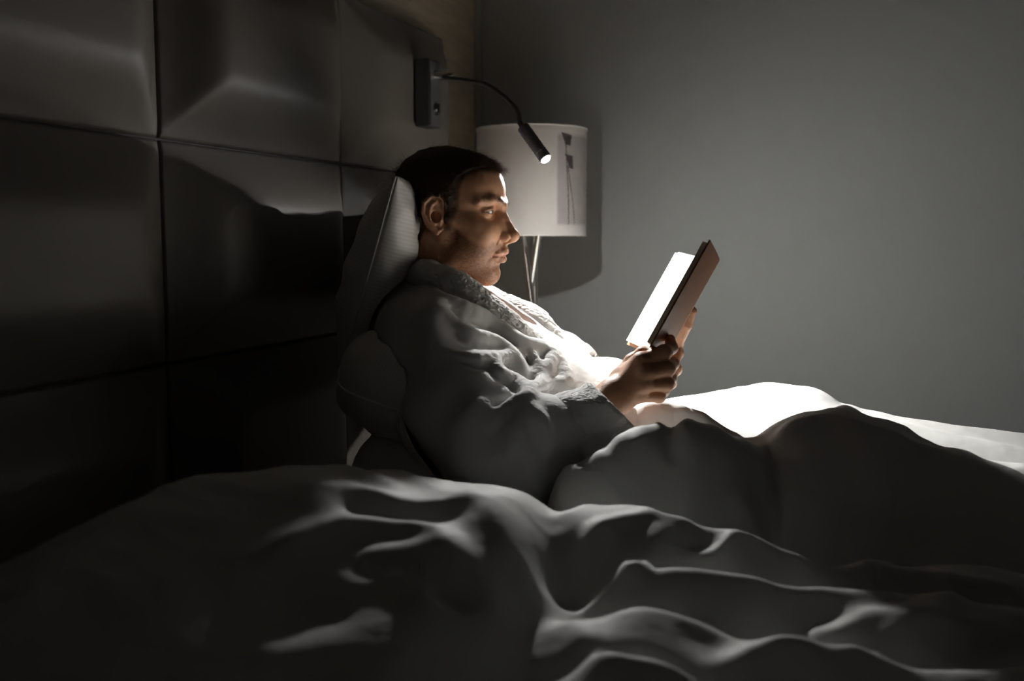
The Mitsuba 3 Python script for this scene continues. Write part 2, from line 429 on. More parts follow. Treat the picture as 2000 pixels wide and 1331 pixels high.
for z in (SZ0, SZ1):
    a = np.linspace(0, 2 * np.pi, 129)
    add('table_lamp__shade_rim', sweep(np.stack([LC[0] + (SR + 0.0002) * np.cos(a), LC[1] + (SR + 0.0002) * np.sin(a), 0 * a + z], 1), 0.0017, 8, False), 'mat_shade_rim', smooth=True)
NZ = 0.56
wz, tz = 0.835, 1.02
rod = [((-0.0165, -0.012), (0.0100, -0.018)), ((0.0190, -0.006), (-0.0130, 0.004)), ((0.000, 0.020), (0.004, 0.012))]
for (a, b) in rod:
    p1, p2 = V(LC[0] + a[0], LC[1] + a[1], 0.955), V(LC[0] + b[0], LC[1] + b[1], 0.775)
    d = (p2 - p1) / 0.18
    add('table_lamp__rod', sweep([p1 - d * 0.07, p1, p2, p1 + d * (0.955 - NZ - 0.014)], 0.0075, 20), 'mat_chrome', smooth=40)
add('table_lamp__hub', lathe([(0, 1.018), (0.020, 1.018), (0.020, 1.030), (0.014, 1.034), (0.014, 1.065), (0, 1.065)], LC, seg=32), 'mat_chrome', smooth=35)
for a in (0.3, 0.3 + 2.094, 0.3 + 4.189):
    add('table_lamp__spoke', sweep([LC + V(0, 0, 1.045), LC + V(math.cos(a) * (SR - 0.002), math.sin(a) * (SR - 0.002), 1.175)], 0.0018, 8), 'mat_chrome', smooth=40)
add('table_lamp__bulb', lathe([(0, 1.065), (0.013, 1.067), (0.014, 1.085), (0.026, 1.112), (0.030, 1.130), (0.026, 1.148), (0.014, 1.160), (0, 1.163)], LC, seg=32), 'mat_shade_rim', smooth=True, label='unlit white bulb')
add('table_lamp__base', lathe([(0, NZ), (0.078, NZ), (0.080, NZ + 0.003), (0.080, NZ + 0.010), (0.076, NZ + 0.014), (0, NZ + 0.016)], LC, seg=64), 'mat_chrome', smooth=35)
tag('nightstand', 'dark wooden nightstand in the corner under the table lamp', 'nightstand')
add('nightstand__cabinet', rbox(V(0.07, 2.03, 0.08), V(0.46, 2.45, NZ - 0.022), 0.004), 'mat_walnut', smooth=30)
add('nightstand__top', rbox(V(0.06, 2.02, NZ - 0.022), V(0.475, 2.46, NZ), 0.005), 'mat_walnut', smooth=30)
for z0, z1 in ((0.11, 0.305), (0.315, 0.525)):
    d = add('nightstand__drawer', rbox(V(0.46, 2.04, z0), V(0.474, 2.44, z1), 0.004), 'mat_walnut', smooth=30)
    add(d + '__knob', lathe([(0, 0), (0.006, 0), (0.006, 0.012), (0.013, 0.018), (0.013, 0.024), (0, 0.027)], (0.474, 2.24, 0.5 * (z0 + z1)), (1, 0, 0), 24), 'mat_chrome', smooth=35)
for x in (0.10, 0.43):
    for y in (2.06, 2.42):
        add('nightstand__foot', lathe([(0, 0), (0.012, 0), (0.018, 0.08), (0, 0.08)], (x, y, 0), seg=20), 'mat_walnut', smooth=35)

# ---------------------------------------------------------------- the man: head (local millimetres: x forward, y his left, z up)
HO, HYAW, HPITCH = V(0.2935, 1.500, 0.9785), math.radians(4.0), math.radians(8.0)
_cy, _sy, _cp, _sp = math.cos(HYAW), math.sin(HYAW), math.cos(HPITCH), math.sin(HPITCH)
HR = np.array([[_cy * _cp, -_sy, _cy * _sp], [_sy * _cp, _cy, _sy * _sp], [-_sp, 0, _cp]])     # columns: forward, left, up
def head_world(p):
    return HO + (np.asarray(p, float) * 0.001) @ HR.T
def head_local(p):
    return (((np.asarray(p) - HO.astype(np.float32)) @ HR.astype(np.float32)) * 1000.0).astype(np.float32)

EYE_C, EYE_R = V(79.5, 31.5, 26.0), 12.2
def sym(p):
    q = p.copy()
    q[:, 1] = np.abs(q[:, 1])
    return q

def head_sdf(p, neck=True):
    q = sym(p)
    # skull
    d = d_ell(q, (3, 0, 42), (88, 74, 71))
    d = smin(d, d_ell(q, (45, 0, 52), (50.5, 60, 54)), 14)
    d = smin(d, d_ell(q, (-18, 0, 28), (64, 68, 55)), 15)
    # upper jaw, cheeks, lower jaw, chin
    d = smin(d, d_ell(q, (57, 0, -10), (50, 55, 50)), 16)
    d = smin(d, d_ell(q, (72, 0, -38), (36, 41, 40)), 14)
    d = smin(d, d_cap(q, (20, 45, -34), (38, 43, -56), 19, 16), 20)
    d = smin(d, d_cap(q, (38, 43, -58), (86, 12, -78), 16, 14), 18)
    d = smin(d, d_ell(q, (87.5, 0, -76), (18.5, 21, 18)), 12)
    d = smin(d, d_cap(q, (14, 52, -30), (26, 56, 6), 14, 12), 16)
    d = smin(d, d_cap(q, (66, 49, -1), (38, 60, 5), 12, 9), 18)               # cheekbone
    d = smin(d, d_ell(q, (82, 33, -14), (18, 21, 20)), 16)
    d = smin(d, d_ell(q, (56, 30, -34), (34, 24, 32)), 16)                     # cheek
    # brow
    d = smin(d, d_chain(q, [(97.5, 0, 37, 6.5), (94, 16, 38.5, 7.0), (86, 36, 41.5, 7.6), (72, 51, 38, 7)], 5), 9)
    # eye socket
    d = smax(d, -d_ell(q, (104, 31, 23.5), (20, 18.5, 12.5)), 9)
    d = smax(d, -d_ell(q, (97, 14, 22), (9, 6, 8)), 6)
    # nose
    d = smin(d, d_chain(q, [(96.5, 0, 27, 6.2), (103.5, 0, 15.5, 6.4), (111.8, 0, 4, 6.8), (119.5, 0, -7, 9.4)], 4), 8)
    d = smin(d, d_cap(q, (93, 9, 16), (106, 10.5, -8), 5, 6), 9)
    d = smin(d, d_ell(q, (121.5, 0, -9.5), (9.8, 9.4, 8.8)), 5)
    d = smin(d, d_ell(q, (109.0, 13.5, -13.5), (10.5, 5.6, 8.2)), 4.5)
    d = smin(d, d_cap(q, (122, 0, -15), (113, 0, -19.5), 4.2, 5), 4)
    d = smax(d, -d_ell(q, (114.5, 7.6, -20.5), (6.5, 3.2, 5.2)), 2.5)
    d = smax(d, -d_cap(q, (106.5, 21.5, -9), (103, 25.5, -24), 0.3, 0.4), 5)      # crease beside the nostril
    # mouth
    d = smin(d, d_cap(q, (110, 4.2, -24), (111.5, 5.0, -32), 2.2), 5)
    d = smin(d, d_chain(q, [(110.5, 0, -36.5, 5.0), (109.7, 8, -36.2, 4.8), (105, 17, -39.5, 4.0), (98.5, 25, -43, 2.5)], 3), 4.5)
    d = smin(d, d_chain(q, [(109.0, 0, -49.8, 5.6), (107, 9, -49.3, 5.2), (102, 18, -46.5, 3.5), (98, 24.5, -44, 2)], 3), 4.5)
    d = smax(d, -d_chain(q, [(117.5, 0, -43.0, 1.6), (114.5, 10, -42.9, 1.5), (107.5, 19, -43.6, 1.4), (100.5, 26, -44.8, 1.8)], 1), 2.2)
    d = smax(d, -d_cap(q, (113.5, 0, -62), (104.5, 17, -61.5), 1.6), 9)
    d = smax(d, -d_cap(q, (103, 27.5, -38), (96, 31, -54), 0.6, 0.8), 7)
    # temples
    d = smax(d, -d_ell(q, (60, 84, 46), (24, 16, 26)), 16)
    # eyelids round the eyeball
    lid = d_ell(q, EYE_C, (13.9, 14.6, 13.6))
    yy, zz = q[:, 1] - 31.0, q[:, 2] - 24.8
    u = np.clip(yy / 14.5, -1, 1)
    upper = 3.9 * (1 - np.abs(u + 0.1) ** 2.2) - 0.6 * u
    lower = -3.6 * (1 - np.abs(u - 0.08) ** 2.0) - 0.6 * u
    slit = np.maximum(np.maximum(zz - upper, lower - zz), np.abs(yy + 0.0) - 14.2)
    slit = np.maximum(slit, 84.0 - q[:, 0])
    d = smin(d, lid, 3.0)
    d = smax(d, -np.maximum(slit, -6.0), 1.0)
    fold = d_chain(q, [(92.5, 20, 32.5, 0.7), (94, 30, 34.2, 0.8), (89.5, 41, 32.3, 0.8), (83, 48, 29, 0.5)], 0.5)
    d = smax(d, -fold, 2.2)
    bag = d_chain(q, [(93, 20, 14.5, 0.6), (91.5, 30, 11.2, 0.8), (87, 40, 12.2, 0.6)], 0.5)
    d = smax(d, -bag, 4)
    if neck:
        d = smin(d, d_chain(q, [(-4, 0, -14, 53), (-12, 0, -72, 53), (-32, 0, -140, 60)], 10), 16)
        d = smin(d, d_cap(q, (14, 0, -60), (-4, 0, -130), 44, 46), 14)
        d = smin(d, d_cap(q, (-4, 56, -28), (34, 20, -128), 9, 10), 10)        # neck muscle
        d = smin(d, d_ell(q, (40, 0, -92), (26, 24, 22)), 20)
    # ear
    e = ear_sdf(q)
    d = smin(d, e, 3.0)
    return d

# ear: its plane leans back and stands out from the head
EC = V(12.5, 76.5, 8.0)
_ef = unit(V(0.95, -0.30, 0.10))      # towards the face
_eu = unit(V(-0.30, 0.06, 1.0))
_eu = unit(_eu - _ef * np.dot(_eu, _ef))
_en = np.cross(_eu, _ef)
if _en[1] < 0:
    _en = -_en
ER = np.stack([_ef, _eu, _en], 1)
def ear_sdf(q):
    l = (q - EC.astype(np.float32)) @ ER.astype(np.float32)        # a: forward, b: up, c: outward
    helix = [(13, 9, -1, 2.6), (12, 19, 2, 3.0), (4, 28.5, 4, 3.2), (-8, 28, 6, 3.3), (-16.5, 18, 8, 3.3), (-17.5, 4, 8, 3.2), (-12.5, -10, 6.5, 3.2), (-4, -20, 4.5, 4.0), (3.5, -26.5, 2, 5.0), (9.5, -22, -1, 4.2)]
    d = d_chain(l, helix, 1.0)
    plate = np.maximum(d_ell(l, (-2, 3, 0), (16.5, 27, 60)), np.abs(l[:, 2] - (2.5 - 0.30 * (l[:, 0]) * 1.0)) - 2.3)
    d = smin(d, plate, 2.5)
    anti = [(2, 21, 3, 2.2), (-6, 15, 5.5, 2.8), (-9.5, 3, 6.8, 3.0), (-6.5, -8, 6, 3.0), (0, -13.5, 4.5, 2.8)]
    d = smin(d, d_chain(l, anti, 1.0), 2.2)
    d = smin(d, d_cap(l, (10.5, 1, -1), (9, -7, 2), 4.0, 4.4), 3)      # tragus
    d = smin(d, d_cap(l, (12, 7, -3), (2, 6, 2.5), 3.0, 1.8), 3)
    d = smax(d, -d_ell(l, (2.0, -2.5, 5.5), (8.0, 9.5, 7.5)), 2.0)      # bowl
    d = smax(d, -d_chain(l, [(8, 22, 6, 2.0), (-3, 24, 8.2, 2.2), (-12.5, 15, 10.5, 2.2), (-13.5, 2, 10.5, 1.8)], 1), 1.8)
    d = smin(d, d_ell(l, (4, 0, -10), (14, 22, 9)), 4)
    return d

# ---------------------------------------------------------------- the book's place (both hands hold it)
BK_O = V(0.6955, 1.5305, 0.8375)          # middle of the spine
BK_U, BK_N, BK_S = unit(V(0.428, 0.252, 0.868)), unit(V(0.748, 0.440, -0.497)), unit(V(-0.508, 0.862, 0.0))
BK_VN = unit(V(0.012, -0.962, 0.274))     # from the spine to the fore-edge of the half nearer the camera
BK_VF = unit(V(-0.653, 0.750, 0.104))     # and of the other half
BK_W, BK_H = 0.1225, 0.171
BK_NN = unit(np.cross(BK_VN, BK_U))       # outward normals of the two halves
BK_NN = BK_NN if np.dot(BK_NN, BK_N) > 0 else -BK_NN
BK_NF = unit(np.cross(BK_VF, BK_U))
BK_NF = BK_NF if np.dot(BK_NF, BK_N) > 0 else -BK_NF
def on_near(w, h, out=0.0):
    """A point of the near half: w metres from the spine, h metres above the lower edge, out metres outwards."""
    return BK_O + BK_VN * w + BK_U * (h - BK_H / 2) + BK_NN * out
def on_far(w, h, out=0.0):
    return BK_O + BK_VF * w + BK_U * (h - BK_H / 2) + BK_NF * out

# ---------------------------------------------------------------- the man: hands, arms, trunk, legs (metres)
R_WRIST = V(*(0.6131, 1.3750, 0.7227))
R_HAND = dict(
    index=[(*(0.6500, 1.3870, 0.7745), .0120), (*(0.6788, 1.4000, 0.7867), .0105), (*(0.6843, 1.4250, 0.7909), .0092), (*(0.6792, 1.4430, 0.8009), .0078)],
    middle=[(*(0.6560, 1.3770, 0.7591), .0120), (*(0.6844, 1.3960, 0.7639), .0108), (*(0.6864, 1.4240, 0.7679), .0095), (*(0.6735, 1.4400, 0.7730), .0082)],
    ring=[(*(0.6553, 1.3780, 0.7429), .0115), (*(0.6836, 1.3980, 0.7422), .0102), (*(0.6838, 1.4240, 0.7454), .0090), (*(0.6716, 1.4400, 0.7502), .0078)],
    little=[(*(0.6479, 1.3860, 0.7259), .0105), (*(0.6720, 1.4020, 0.7233), .0090), (*(0.6743, 1.4240, 0.7268), .0080), (*(0.6639, 1.4380, 0.7303), .0070)],
    thumb=[(*(0.6159, 1.4000, 0.7431), .0160), (*(0.6310, 1.4120, 0.7692), .0130), (*(0.6459, 1.4120, 0.7826), .0105), (*(0.6609, 1.4080, 0.7858), .0085)])
L_WRIST = V(*(0.5855, 1.6000, 0.7075))
L_HAND = dict(
    index=[(*(0.6320, 1.6120, 0.7490), .0115), (*(0.6634, 1.5850, 0.7799), .0098), (*(0.6825, 1.5660, 0.8134), .0088), (*(0.6915, 1.5580, 0.8352), .0075)],
    middle=[(*(0.6310, 1.6180, 0.7397), .0118), (*(0.6642, 1.5820, 0.7654), .0100), (*(0.6625, 1.5620, 0.7495), .0090), (*(0.6532, 1.5550, 0.7451), .0078)],
    ring=[(*(0.6295, 1.6180, 0.7260), .0112), (*(0.6622, 1.5820, 0.7388), .0098), (*(0.6599, 1.5600, 0.7308), .0088), (*(0.6509, 1.5560, 0.7285), .0075)],
    little=[(*(0.6258, 1.6120, 0.7130), .0102), (*(0.6555, 1.5800, 0.7163), .0088), (*(0.6516, 1.5620, 0.7120), .0078), (*(0.6454, 1.5560, 0.7134), .0068)],
    thumb=[(*(0.6013, 1.5900, 0.7233), .0150), (*(0.6201, 1.5800, 0.7455), .0125), (*(0.6287, 1.5740, 0.7566), .0102), (*(0.6319, 1.5700, 0.7638), .0085)])

def hand_sdf(p, hand, wrist, arm_dir):
    d = None
    for name in ('index', 'middle', 'ring', 'little'):
        ch = hand[name]
        a = np.array(ch[0][:3])
        w = wrist + (a - wrist) * 0.12
        metac = d_cap(p, w, a, 0.0165, ch[0][3] + 0.0008)
        d = metac if d is None else smin(d, metac, 0.010)
    th = hand['thumb']
    d = smin(d, d_cap(p, wrist + 0.15 * (np.array(th[0][:3]) - wrist), th[0][:3], 0.017, th[0][3]), 0.012)
    d = smin(d, d_cap(p, th[0][:3], np.array(hand['index'][0][:3]) * 0.75 + 0.25 * np.array(th[1][:3]), 0.0125, 0.0105), 0.012)   # web
    d = smin(d, d_ell(p, wrist, (0.026, 0.020, 0.022)), 0.015)
    for name in ('index', 'middle', 'ring', 'little'):
        f = d_chain(p, hand[name], 0.004)
        for q in hand[name][1:2]:
            f = smin(f, d_ell(p, q[:3], [q[3] * 1.08] * 3), 0.003)          # knuckle
        d = smin(d, f, 0.0035)
        k = hand[name][0]
        d = smin(d, d_ell(p, np.array(k[:3]) + V(0.001, -0.005, 0.001), [k[3] * 0.95] * 3), 0.006)
    d = smin(d, d_chain(p, th, 0.004), 0.006)
    return d

NECK = head_world((-32, 0, -140))
R_SHOULDER, R_ELBOW = V(0.340, 1.338, 0.785), V(0.500, 1.255, 0.630)
L_SHOULDER, L_ELBOW = V(0.340, 1.662, 0.785), V(0.490, 1.770, 0.655)
PELVIS = V(0.600, 1.500, 0.590)
TA = unit(PELVIS - V(0.270, 1.5, 0.800))             # along the trunk, downwards
TF = unit(np.cross(V(0, 1, 0), TA))                 # out of the chest
TF = TF if TF[2] > 0 else -TF
TR = np.stack([TA, V(0, 1, 0), TF], 1)
def trunk_sdf(p, grow=0.0):
    g = grow
    d = d_ell(p, V(0.380, 1.5, 0.734), (0.190 + g, 0.158 + g, 0.077 + g), TR)
    d = smin(d, d_ell(p, V(0.520, 1.5, 0.635), (0.170 + g, 0.150 + g, 0.098 + g), TR), 0.06)
    d = smin(d, d_cap(p, V(0.315, 1.40, 0.792), V(0.315, 1.60, 0.792), 0.052 + g), 0.05)
    d = smin(d, d_cap(p, NECK, NECK + V(0.02, 0, -0.06), 0.058 + g), 0.05)
    return d
R_KNEE, R_FOOT = V(0.920, 1.45, 0.600), V(1.33, 1.46, 0.548)
L_KNEE, L_FOOT = V(0.880, 1.72, 0.610), V(1.32, 1.72, 0.548)
def body_sdf(p):
    """Everything below the head."""
    d = trunk_sdf(p)
    for sh, el, wr in ((R_SHOULDER, R_ELBOW, R_WRIST), (L_SHOULDER, L_ELBOW, L_WRIST)):
        d = smin(d, d_cap(p, sh, el, 0.050, 0.038), 0.03)
        d = smin(d, d_cap(p, el, wr, 0.040, 0.0245), 0.015)
    for s, kn, ft in ((-1, R_KNEE, R_FOOT), (1, L_KNEE, L_FOOT)):
        d = smin(d, d_cap(p, PELVIS + V(0.02, 0.09 * s, -0.022), kn, 0.066, 0.048), 0.04)
        d = smin(d, d_cap(p, kn, ft, 0.048, 0.036), 0.02)
        d = smin(d, d_cap(p, ft, ft + V(0.10, 0.02 * s, 0.02), 0.036, 0.026), 0.02)
    return d
def head_in_metres(p):
    return head_sdf(head_local(p)) * 0.001

def arm_hand(p, hand, wrist, elbow):
    d = hand_sdf(p, hand, wrist, None)
    return smin(d, d_cap(p, elbow + 0.55 * (wrist - elbow), wrist, 0.033, 0.0235), 0.012)

def hand_box(hand, wrist):
    q = np.vstack([np.array(v)[:, :3] for v in hand.values()] + [wrist[None]])
    return q.min(0) - 0.035, q.max(0) + 0.03

# ---------------------------------------------------------------- the robe
CUFF_A, CUFF_B = V(*(0.5515, 1.3120, 0.6754)), V(*(0.6121, 1.3620, 0.6996))
def robe_base(p):
    d = trunk_sdf(p, 0.014)
    d = smin(d, d_ell(p, V(0.368, 1.5, 0.748), (0.180, 0.190, 0.084), TR), 0.04)
    d = smin(d, d_ell(p, V(0.56, 1.5, 0.60), (0.16, 0.18, 0.095)), 0.05)                         # over the lap
    d = smin(d, d_chain(p, [(0.348, 1.345, 0.780, .064), (0.412, 1.295, 0.705, .074), (0.488, 1.262, 0.632, .078)], 0.03), 0.045)
    d = smin(d, d_chain(p, [(0.490, 1.262, 0.632, .075), (*(0.5182, 1.2900, 0.6715), .064), (*CUFF_A, .049), (*CUFF_B, .046)], 0.02), 0.022)
    d = smin(d, d_chain(p, [(0.348, 1.655, 0.780, .064), (0.410, 1.71, 0.710, .068), (0.485, 1.75, 0.655, .060), (*(0.4828, 1.6800, 0.6793), .052), (*(0.5469, 1.6300, 0.7014), .043)], 0.02), 0.04)
    return d

# folds of the robe: rows of (point, outward direction), radius, depth of the crest below the surface, blend
FOLD_CRESTS = [
    ([(0.302, 1.4125, 0.8724, 0.11, -0.3, 0.95), (0.3443, 1.3714, 0.8589, 0.21, -0.15, 0.97), (0.3802, 1.3749, 0.8448, 0.52, -0.02, 0.85), (0.4099, 1.4108, 0.8228, 0.61, -0.14, 0.78), (0.4404, 1.4136, 0.8017, 0.51, -0.27, 0.82), (0.4628, 1.4203, 0.7901, 0.52, -0.26, 0.81), (0.4852, 1.4546, 0.7843, 0.52, -0.15, 0.84)], 0.0135, 0.0012, 0.018),
    ([(0.3756, 1.3221, 0.8356, 0.42, -0.42, 0.81), (0.3976, 1.3191, 0.8201, 0.55, -0.34, 0.76), (0.4162, 1.3321, 0.8084, 0.68, -0.15, 0.72), (0.4322, 1.3693, 0.7964, 0.69, -0.1, 0.72), (0.4535, 1.3773, 0.7796, 0.61, -0.25, 0.75), (0.474, 1.369, 0.7586, 0.64, -0.3, 0.71), (0.4828, 1.3528, 0.7438, 0.74, -0.2, 0.65)], 0.0108, 0.0006, 0.014),
    ([(0.4102, 1.2683, 0.7869, 0.17, -0.5, 0.85), (0.4393, 1.2818, 0.7816, 0.45, -0.24, 0.86), (0.4492, 1.3307, 0.7793, 0.66, 0.03, 0.75), (0.4564, 1.3736, 0.7755, 0.62, -0.24, 0.75)], 0.00945, 0.0006, 0.012),
    ([(0.455, 1.315, 0.7747, 0.65, 0.03, 0.76), (0.4695, 1.2928, 0.7621, 0.68, -0.01, 0.74), (0.4802, 1.3268, 0.7472, 0.77, 0.1, 0.63), (0.5062, 1.2983, 0.7401, 0.17, 0.19, 0.97), (0.5196, 1.2612, 0.7342, 0.05, -0.41, 0.91), (0.5076, 1.2495, 0.7276, 0.07, -0.54, 0.84), (0.4949, 1.232, 0.7165, 0.18, -0.62, 0.76), (0.4797, 1.2124, 0.701, 0.11, -0.75, 0.65)], 0.0108, 0.0003, 0.012),
    ([(0.4628, 1.4203, 0.7901, 0.52, -0.26, 0.81), (0.4981, 1.4427, 0.7742, 0.52, -0.21, 0.83), (0.504, 1.4088, 0.7588, 0.52, -0.36, 0.78), (0.5044, 1.395, 0.7506, 0.52, -0.43, 0.74)], 0.0081, 0.0003, 0.01),
    ([(0.5021, 1.4588, 0.7749, 0.52, -0.15, 0.84), (0.5329, 1.4084, 0.7386, 0.49, -0.4, 0.77), (0.5123, 1.3803, 0.7346, 0.5, -0.54, 0.68), (0.5128, 1.2899, 0.7402, 0.14, 0.08, 0.99)], 0.0081, 0.0003, 0.01),
    ([(0.5128, 1.2899, 0.7402, 0.14, 0.08, 0.99), (0.5035, 1.3857, 0.7464, 0.52, -0.48, 0.71), (0.4981, 1.4427, 0.7742, 0.52, -0.21, 0.83)], 0.00675, 0.0003, 0.01),
    ([(0.5122, 1.2385, 0.7178, 0.1, -0.67, 0.74), (0.5195, 1.2199, 0.6975, 0.28, -0.71, 0.64), (0.5227, 1.2028, 0.6737, 0.41, -0.76, 0.51)], 0.0108, 0.0006, 0.014),
    ([(0.5248, 1.2462, 0.7243, 0.13, -0.62, 0.78), (0.5383, 1.2404, 0.7143, 0.3, -0.72, 0.63), (0.5488, 1.2367, 0.6997, 0.48, -0.75, 0.45), (0.5566, 1.2305, 0.6788, 0.72, -0.63, 0.3)], 0.0108, 0.0006, 0.014),
    ([(0.3791, 1.2205, 0.7023, -0.42, -0.91, -0.02), (0.4228, 1.207, 0.6725, -0.31, -0.95, 0.01), (0.4768, 1.1826, 0.6439, -0.15, -0.98, 0.15)], 0.0162, 0.0018, 0.03),
    ([(0.2996, 1.2963, 0.7824, -0.58, -0.81, 0.05), (0.3254, 1.2761, 0.7413, -0.74, -0.67, -0.01), (0.3791, 1.2205, 0.7023, -0.42, -0.91, -0.02)], 0.0162, 0.0018, 0.03),
    ([(0.4613, 1.2222, 0.721, 0.31, -0.8, 0.52), (0.45, 1.2044, 0.6888, -0.13, -0.91, 0.39), (0.4645, 1.1864, 0.6523, -0.28, -0.93, 0.23)], 0.0162, 0.0018, 0.03),
    ([(0.3522, 1.3347, 0.8483, 0.16, -0.33, 0.93), (0.361, 1.2967, 0.8217, 0.16, -0.71, 0.68), (0.3811, 1.269, 0.7886, -0.04, -0.69, 0.72)], 0.0162, 0.0021, 0.03),
    ([(0.4774, 1.4109, 0.7768, 0.53, -0.31, 0.79), (0.4933, 1.3923, 0.7565, 0.53, -0.43, 0.74), (0.491, 1.3706, 0.744, 0.59, -0.44, 0.67)], 0.00675, 0.0003, 0.01),
]
FOLD_GROOVES = [
    ([(0.4524, 1.3035, 0.7767, 0.6, -0.03, 0.8), (0.4677, 1.2793, 0.7623, 0.65, -0.18, 0.74), (0.4871, 1.2925, 0.7457, 0.54, 0.03, 0.84), (0.5062, 1.2723, 0.7381, 0.06, -0.24, 0.97), (0.5, 1.2563, 0.7331, 0.13, -0.44, 0.89), (0.4806, 1.2293, 0.7189, 0.29, -0.67, 0.68), (0.4665, 1.209, 0.6994, 0.05, -0.82, 0.57)], 0.0081, 0.0006, 0.012),
    ([(0.387, 1.3104, 0.8213, 0.45, -0.47, 0.76), (0.4159, 1.3074, 0.8019, 0.53, -0.27, 0.81), (0.439, 1.3386, 0.7877, 0.67, -0, 0.74), (0.4614, 1.3422, 0.7673, 0.71, 0.01, 0.7)], 0.0081, 0.0003, 0.012),
    ([(0.4763, 1.3902, 0.7676, 0.53, -0.41, 0.74), (0.486, 1.3998, 0.7668, 0.53, -0.37, 0.76), (0.4923, 1.4149, 0.7692, 0.52, -0.31, 0.79)], 0.0081, 0.0003, 0.01),
    ([(0.5198, 1.2418, 0.7212, 0.12, -0.65, 0.75), (0.5295, 1.2178, 0.6917, 0.38, -0.72, 0.58)], 0.0081, 0.0003, 0.012),
    ([(0.3966, 1.2693, 0.7892, 0.08, -0.58, 0.81), (0.4427, 1.2693, 0.7753, 0.43, -0.35, 0.83), (0.4538, 1.304, 0.776, 0.61, -0.02, 0.79)], 0.00675, 0.0003, 0.012),
    ([(0.3413, 1.35, 0.8547, 0.09, -0.25, 0.96), (0.3893, 1.3431, 0.8351, 0.59, -0.19, 0.79), (0.4181, 1.3829, 0.8122, 0.7, -0.08, 0.71), (0.4499, 1.3964, 0.7889, 0.53, -0.33, 0.78)], 0.0081, 0.0003, 0.012),
]

def _fold_chain(p, fold, sign):
    rows, r, off, k = fold
    q = np.array(rows)
    c = catmull(np.hstack([q[:, :3] - sign * off * q[:, 3:6], np.zeros((len(q), 1))]), 3)
    n = len(c)
    c[:, 3] = r * (0.45 + 0.55 * np.sin(np.pi * (np.arange(n) + 0.6) / (n + 0.2)))
    lo, hi = c[:, :3].min(0) - r - k - 0.01, c[:, :3].max(0) + r + k + 0.01
    d = np.full(len(p), 1.0, np.float32)
    m = ((p > lo) & (p < hi)).all(1)
    if m.any():
        d[m] = d_chain(p[m], c, 0.003)
    return d

V_NECK = [(*(0.3510, 1.5000, 0.8707), .050), (*(0.3978, 1.5050, 0.8382), .036), (*(0.4311, 1.5100, 0.8015), .018), (*(0.4459, 1.5100, 0.7797), .004)]
def robe_sdf(p):
    d = robe_base(p)
    w = meshkit.fbm(p * V(16, 16, 11) + 3.1, 2) - 0.5
    d = d + (0.009 * w).astype(np.float32)
    near = np.abs(d) < 0.05
    if near.any():
        q, e = p[near], d[near]
        for f in FOLD_GROOVES:
            e = smax(e, -_fold_chain(q, f, -1), f[3])
        for f in FOLD_CRESTS:
            e = smin(e, _fold_chain(q, f, 1), f[3])
        d = d.copy()
        d[near] = e
    ax = unit(CUFF_B - CUFF_A)
    d = smax(d, -d_chain(p, [(*NECK, .062), (*(NECK + V(0.05, 0, 0.0)), .06)] + V_NECK, 0.01), 0.006)
    # the open end of the near sleeve
    d = smax(d, -d_cap(p, CUFF_B - 0.045 * ax, CUFF_B + 0.10 * ax, 0.039, 0.042), 0.004)
    rim = (CUFF_B - 0.004 * ax - p) @ unit(0.84 * ax + V(0, 0, 0.42) - 0.2 * V(0, 1, 0))
    d = smax(d, -np.maximum(rim.astype(np.float32), d_cap(p, CUFF_B - 0.02 * ax, CUFF_B + 0.06 * ax, 0.060, 0.056)), 0.004)
    return d
def cuff_sdf(p):
    """Turned-back cuff of the near sleeve."""
    ax = unit(CUFF_B - CUFF_A)
    t = (p - CUFF_A) @ ax
    L = np.linalg.norm(CUFF_B - CUFF_A)
    a = CUFF_A + ax * 0.012
    w = (meshkit.fbm(p * 26.0 + 1.7, 2) - 0.5) * 0.012
    w += 0.0022 * np.sin(np.arctan2((p - a) @ unit(np.cross(ax, V(0, 0, 1))), (p - a) @ unit(np.cross(ax, np.cross(ax, V(0, 0, 1))))) * 17) * np.clip((t - L * 0.75) / 0.03, 0, 1)
    out = d_cap(p, a, CUFF_B + ax * 0.05, 0.0545, 0.0510) + w + (meshkit.noise(p * 260.0) - 0.5) * 0.0016
    inn = d_cap(p, a - ax * 0.05, CUFF_B + ax * 0.10, 0.0450, 0.0440) + w * 0.7
    d = smax(out, -inn, 0.006)
    d = smax(d, (p - (CUFF_B + 0.012 * ax)) @ unit(0.84 * ax + V(0, 0, 0.42) - 0.2 * V(0, 1, 0)), 0.006)
    return smax(d, -(t - 0.004), 0.006).astype(np.float32)
COLLAR_NEAR = [(*(0.2093, 1.5200, 0.8847), .020), (*(0.2577, 1.4620, 0.8908), .023), (*(0.3073, 1.4280, 0.8870), .026), (*(0.3523, 1.4220, 0.8649), .030), (*(0.3916, 1.4300, 0.8335), .032), (*(0.4314, 1.4480, 0.7990), .029), (*(0.4644, 1.4750, 0.7693), .024), (*(0.4938, 1.5000, 0.7497), .018)]
COLLAR_FAR = [(*(0.2288, 1.4800, 0.8864), .020), (*(0.2325, 1.5600, 0.8792), .022), (*(0.2791, 1.5850, 0.8656), .024), (*(0.3370, 1.5820, 0.8449), .025), (*(0.3859, 1.5750, 0.8256), .025), (*(0.4257, 1.5650, 0.8094), .025), (*(0.4549, 1.5520, 0.7859), .024), (*(0.4762, 1.5350, 0.7548), .021), (*(0.4912, 1.5200, 0.7323), .016)]
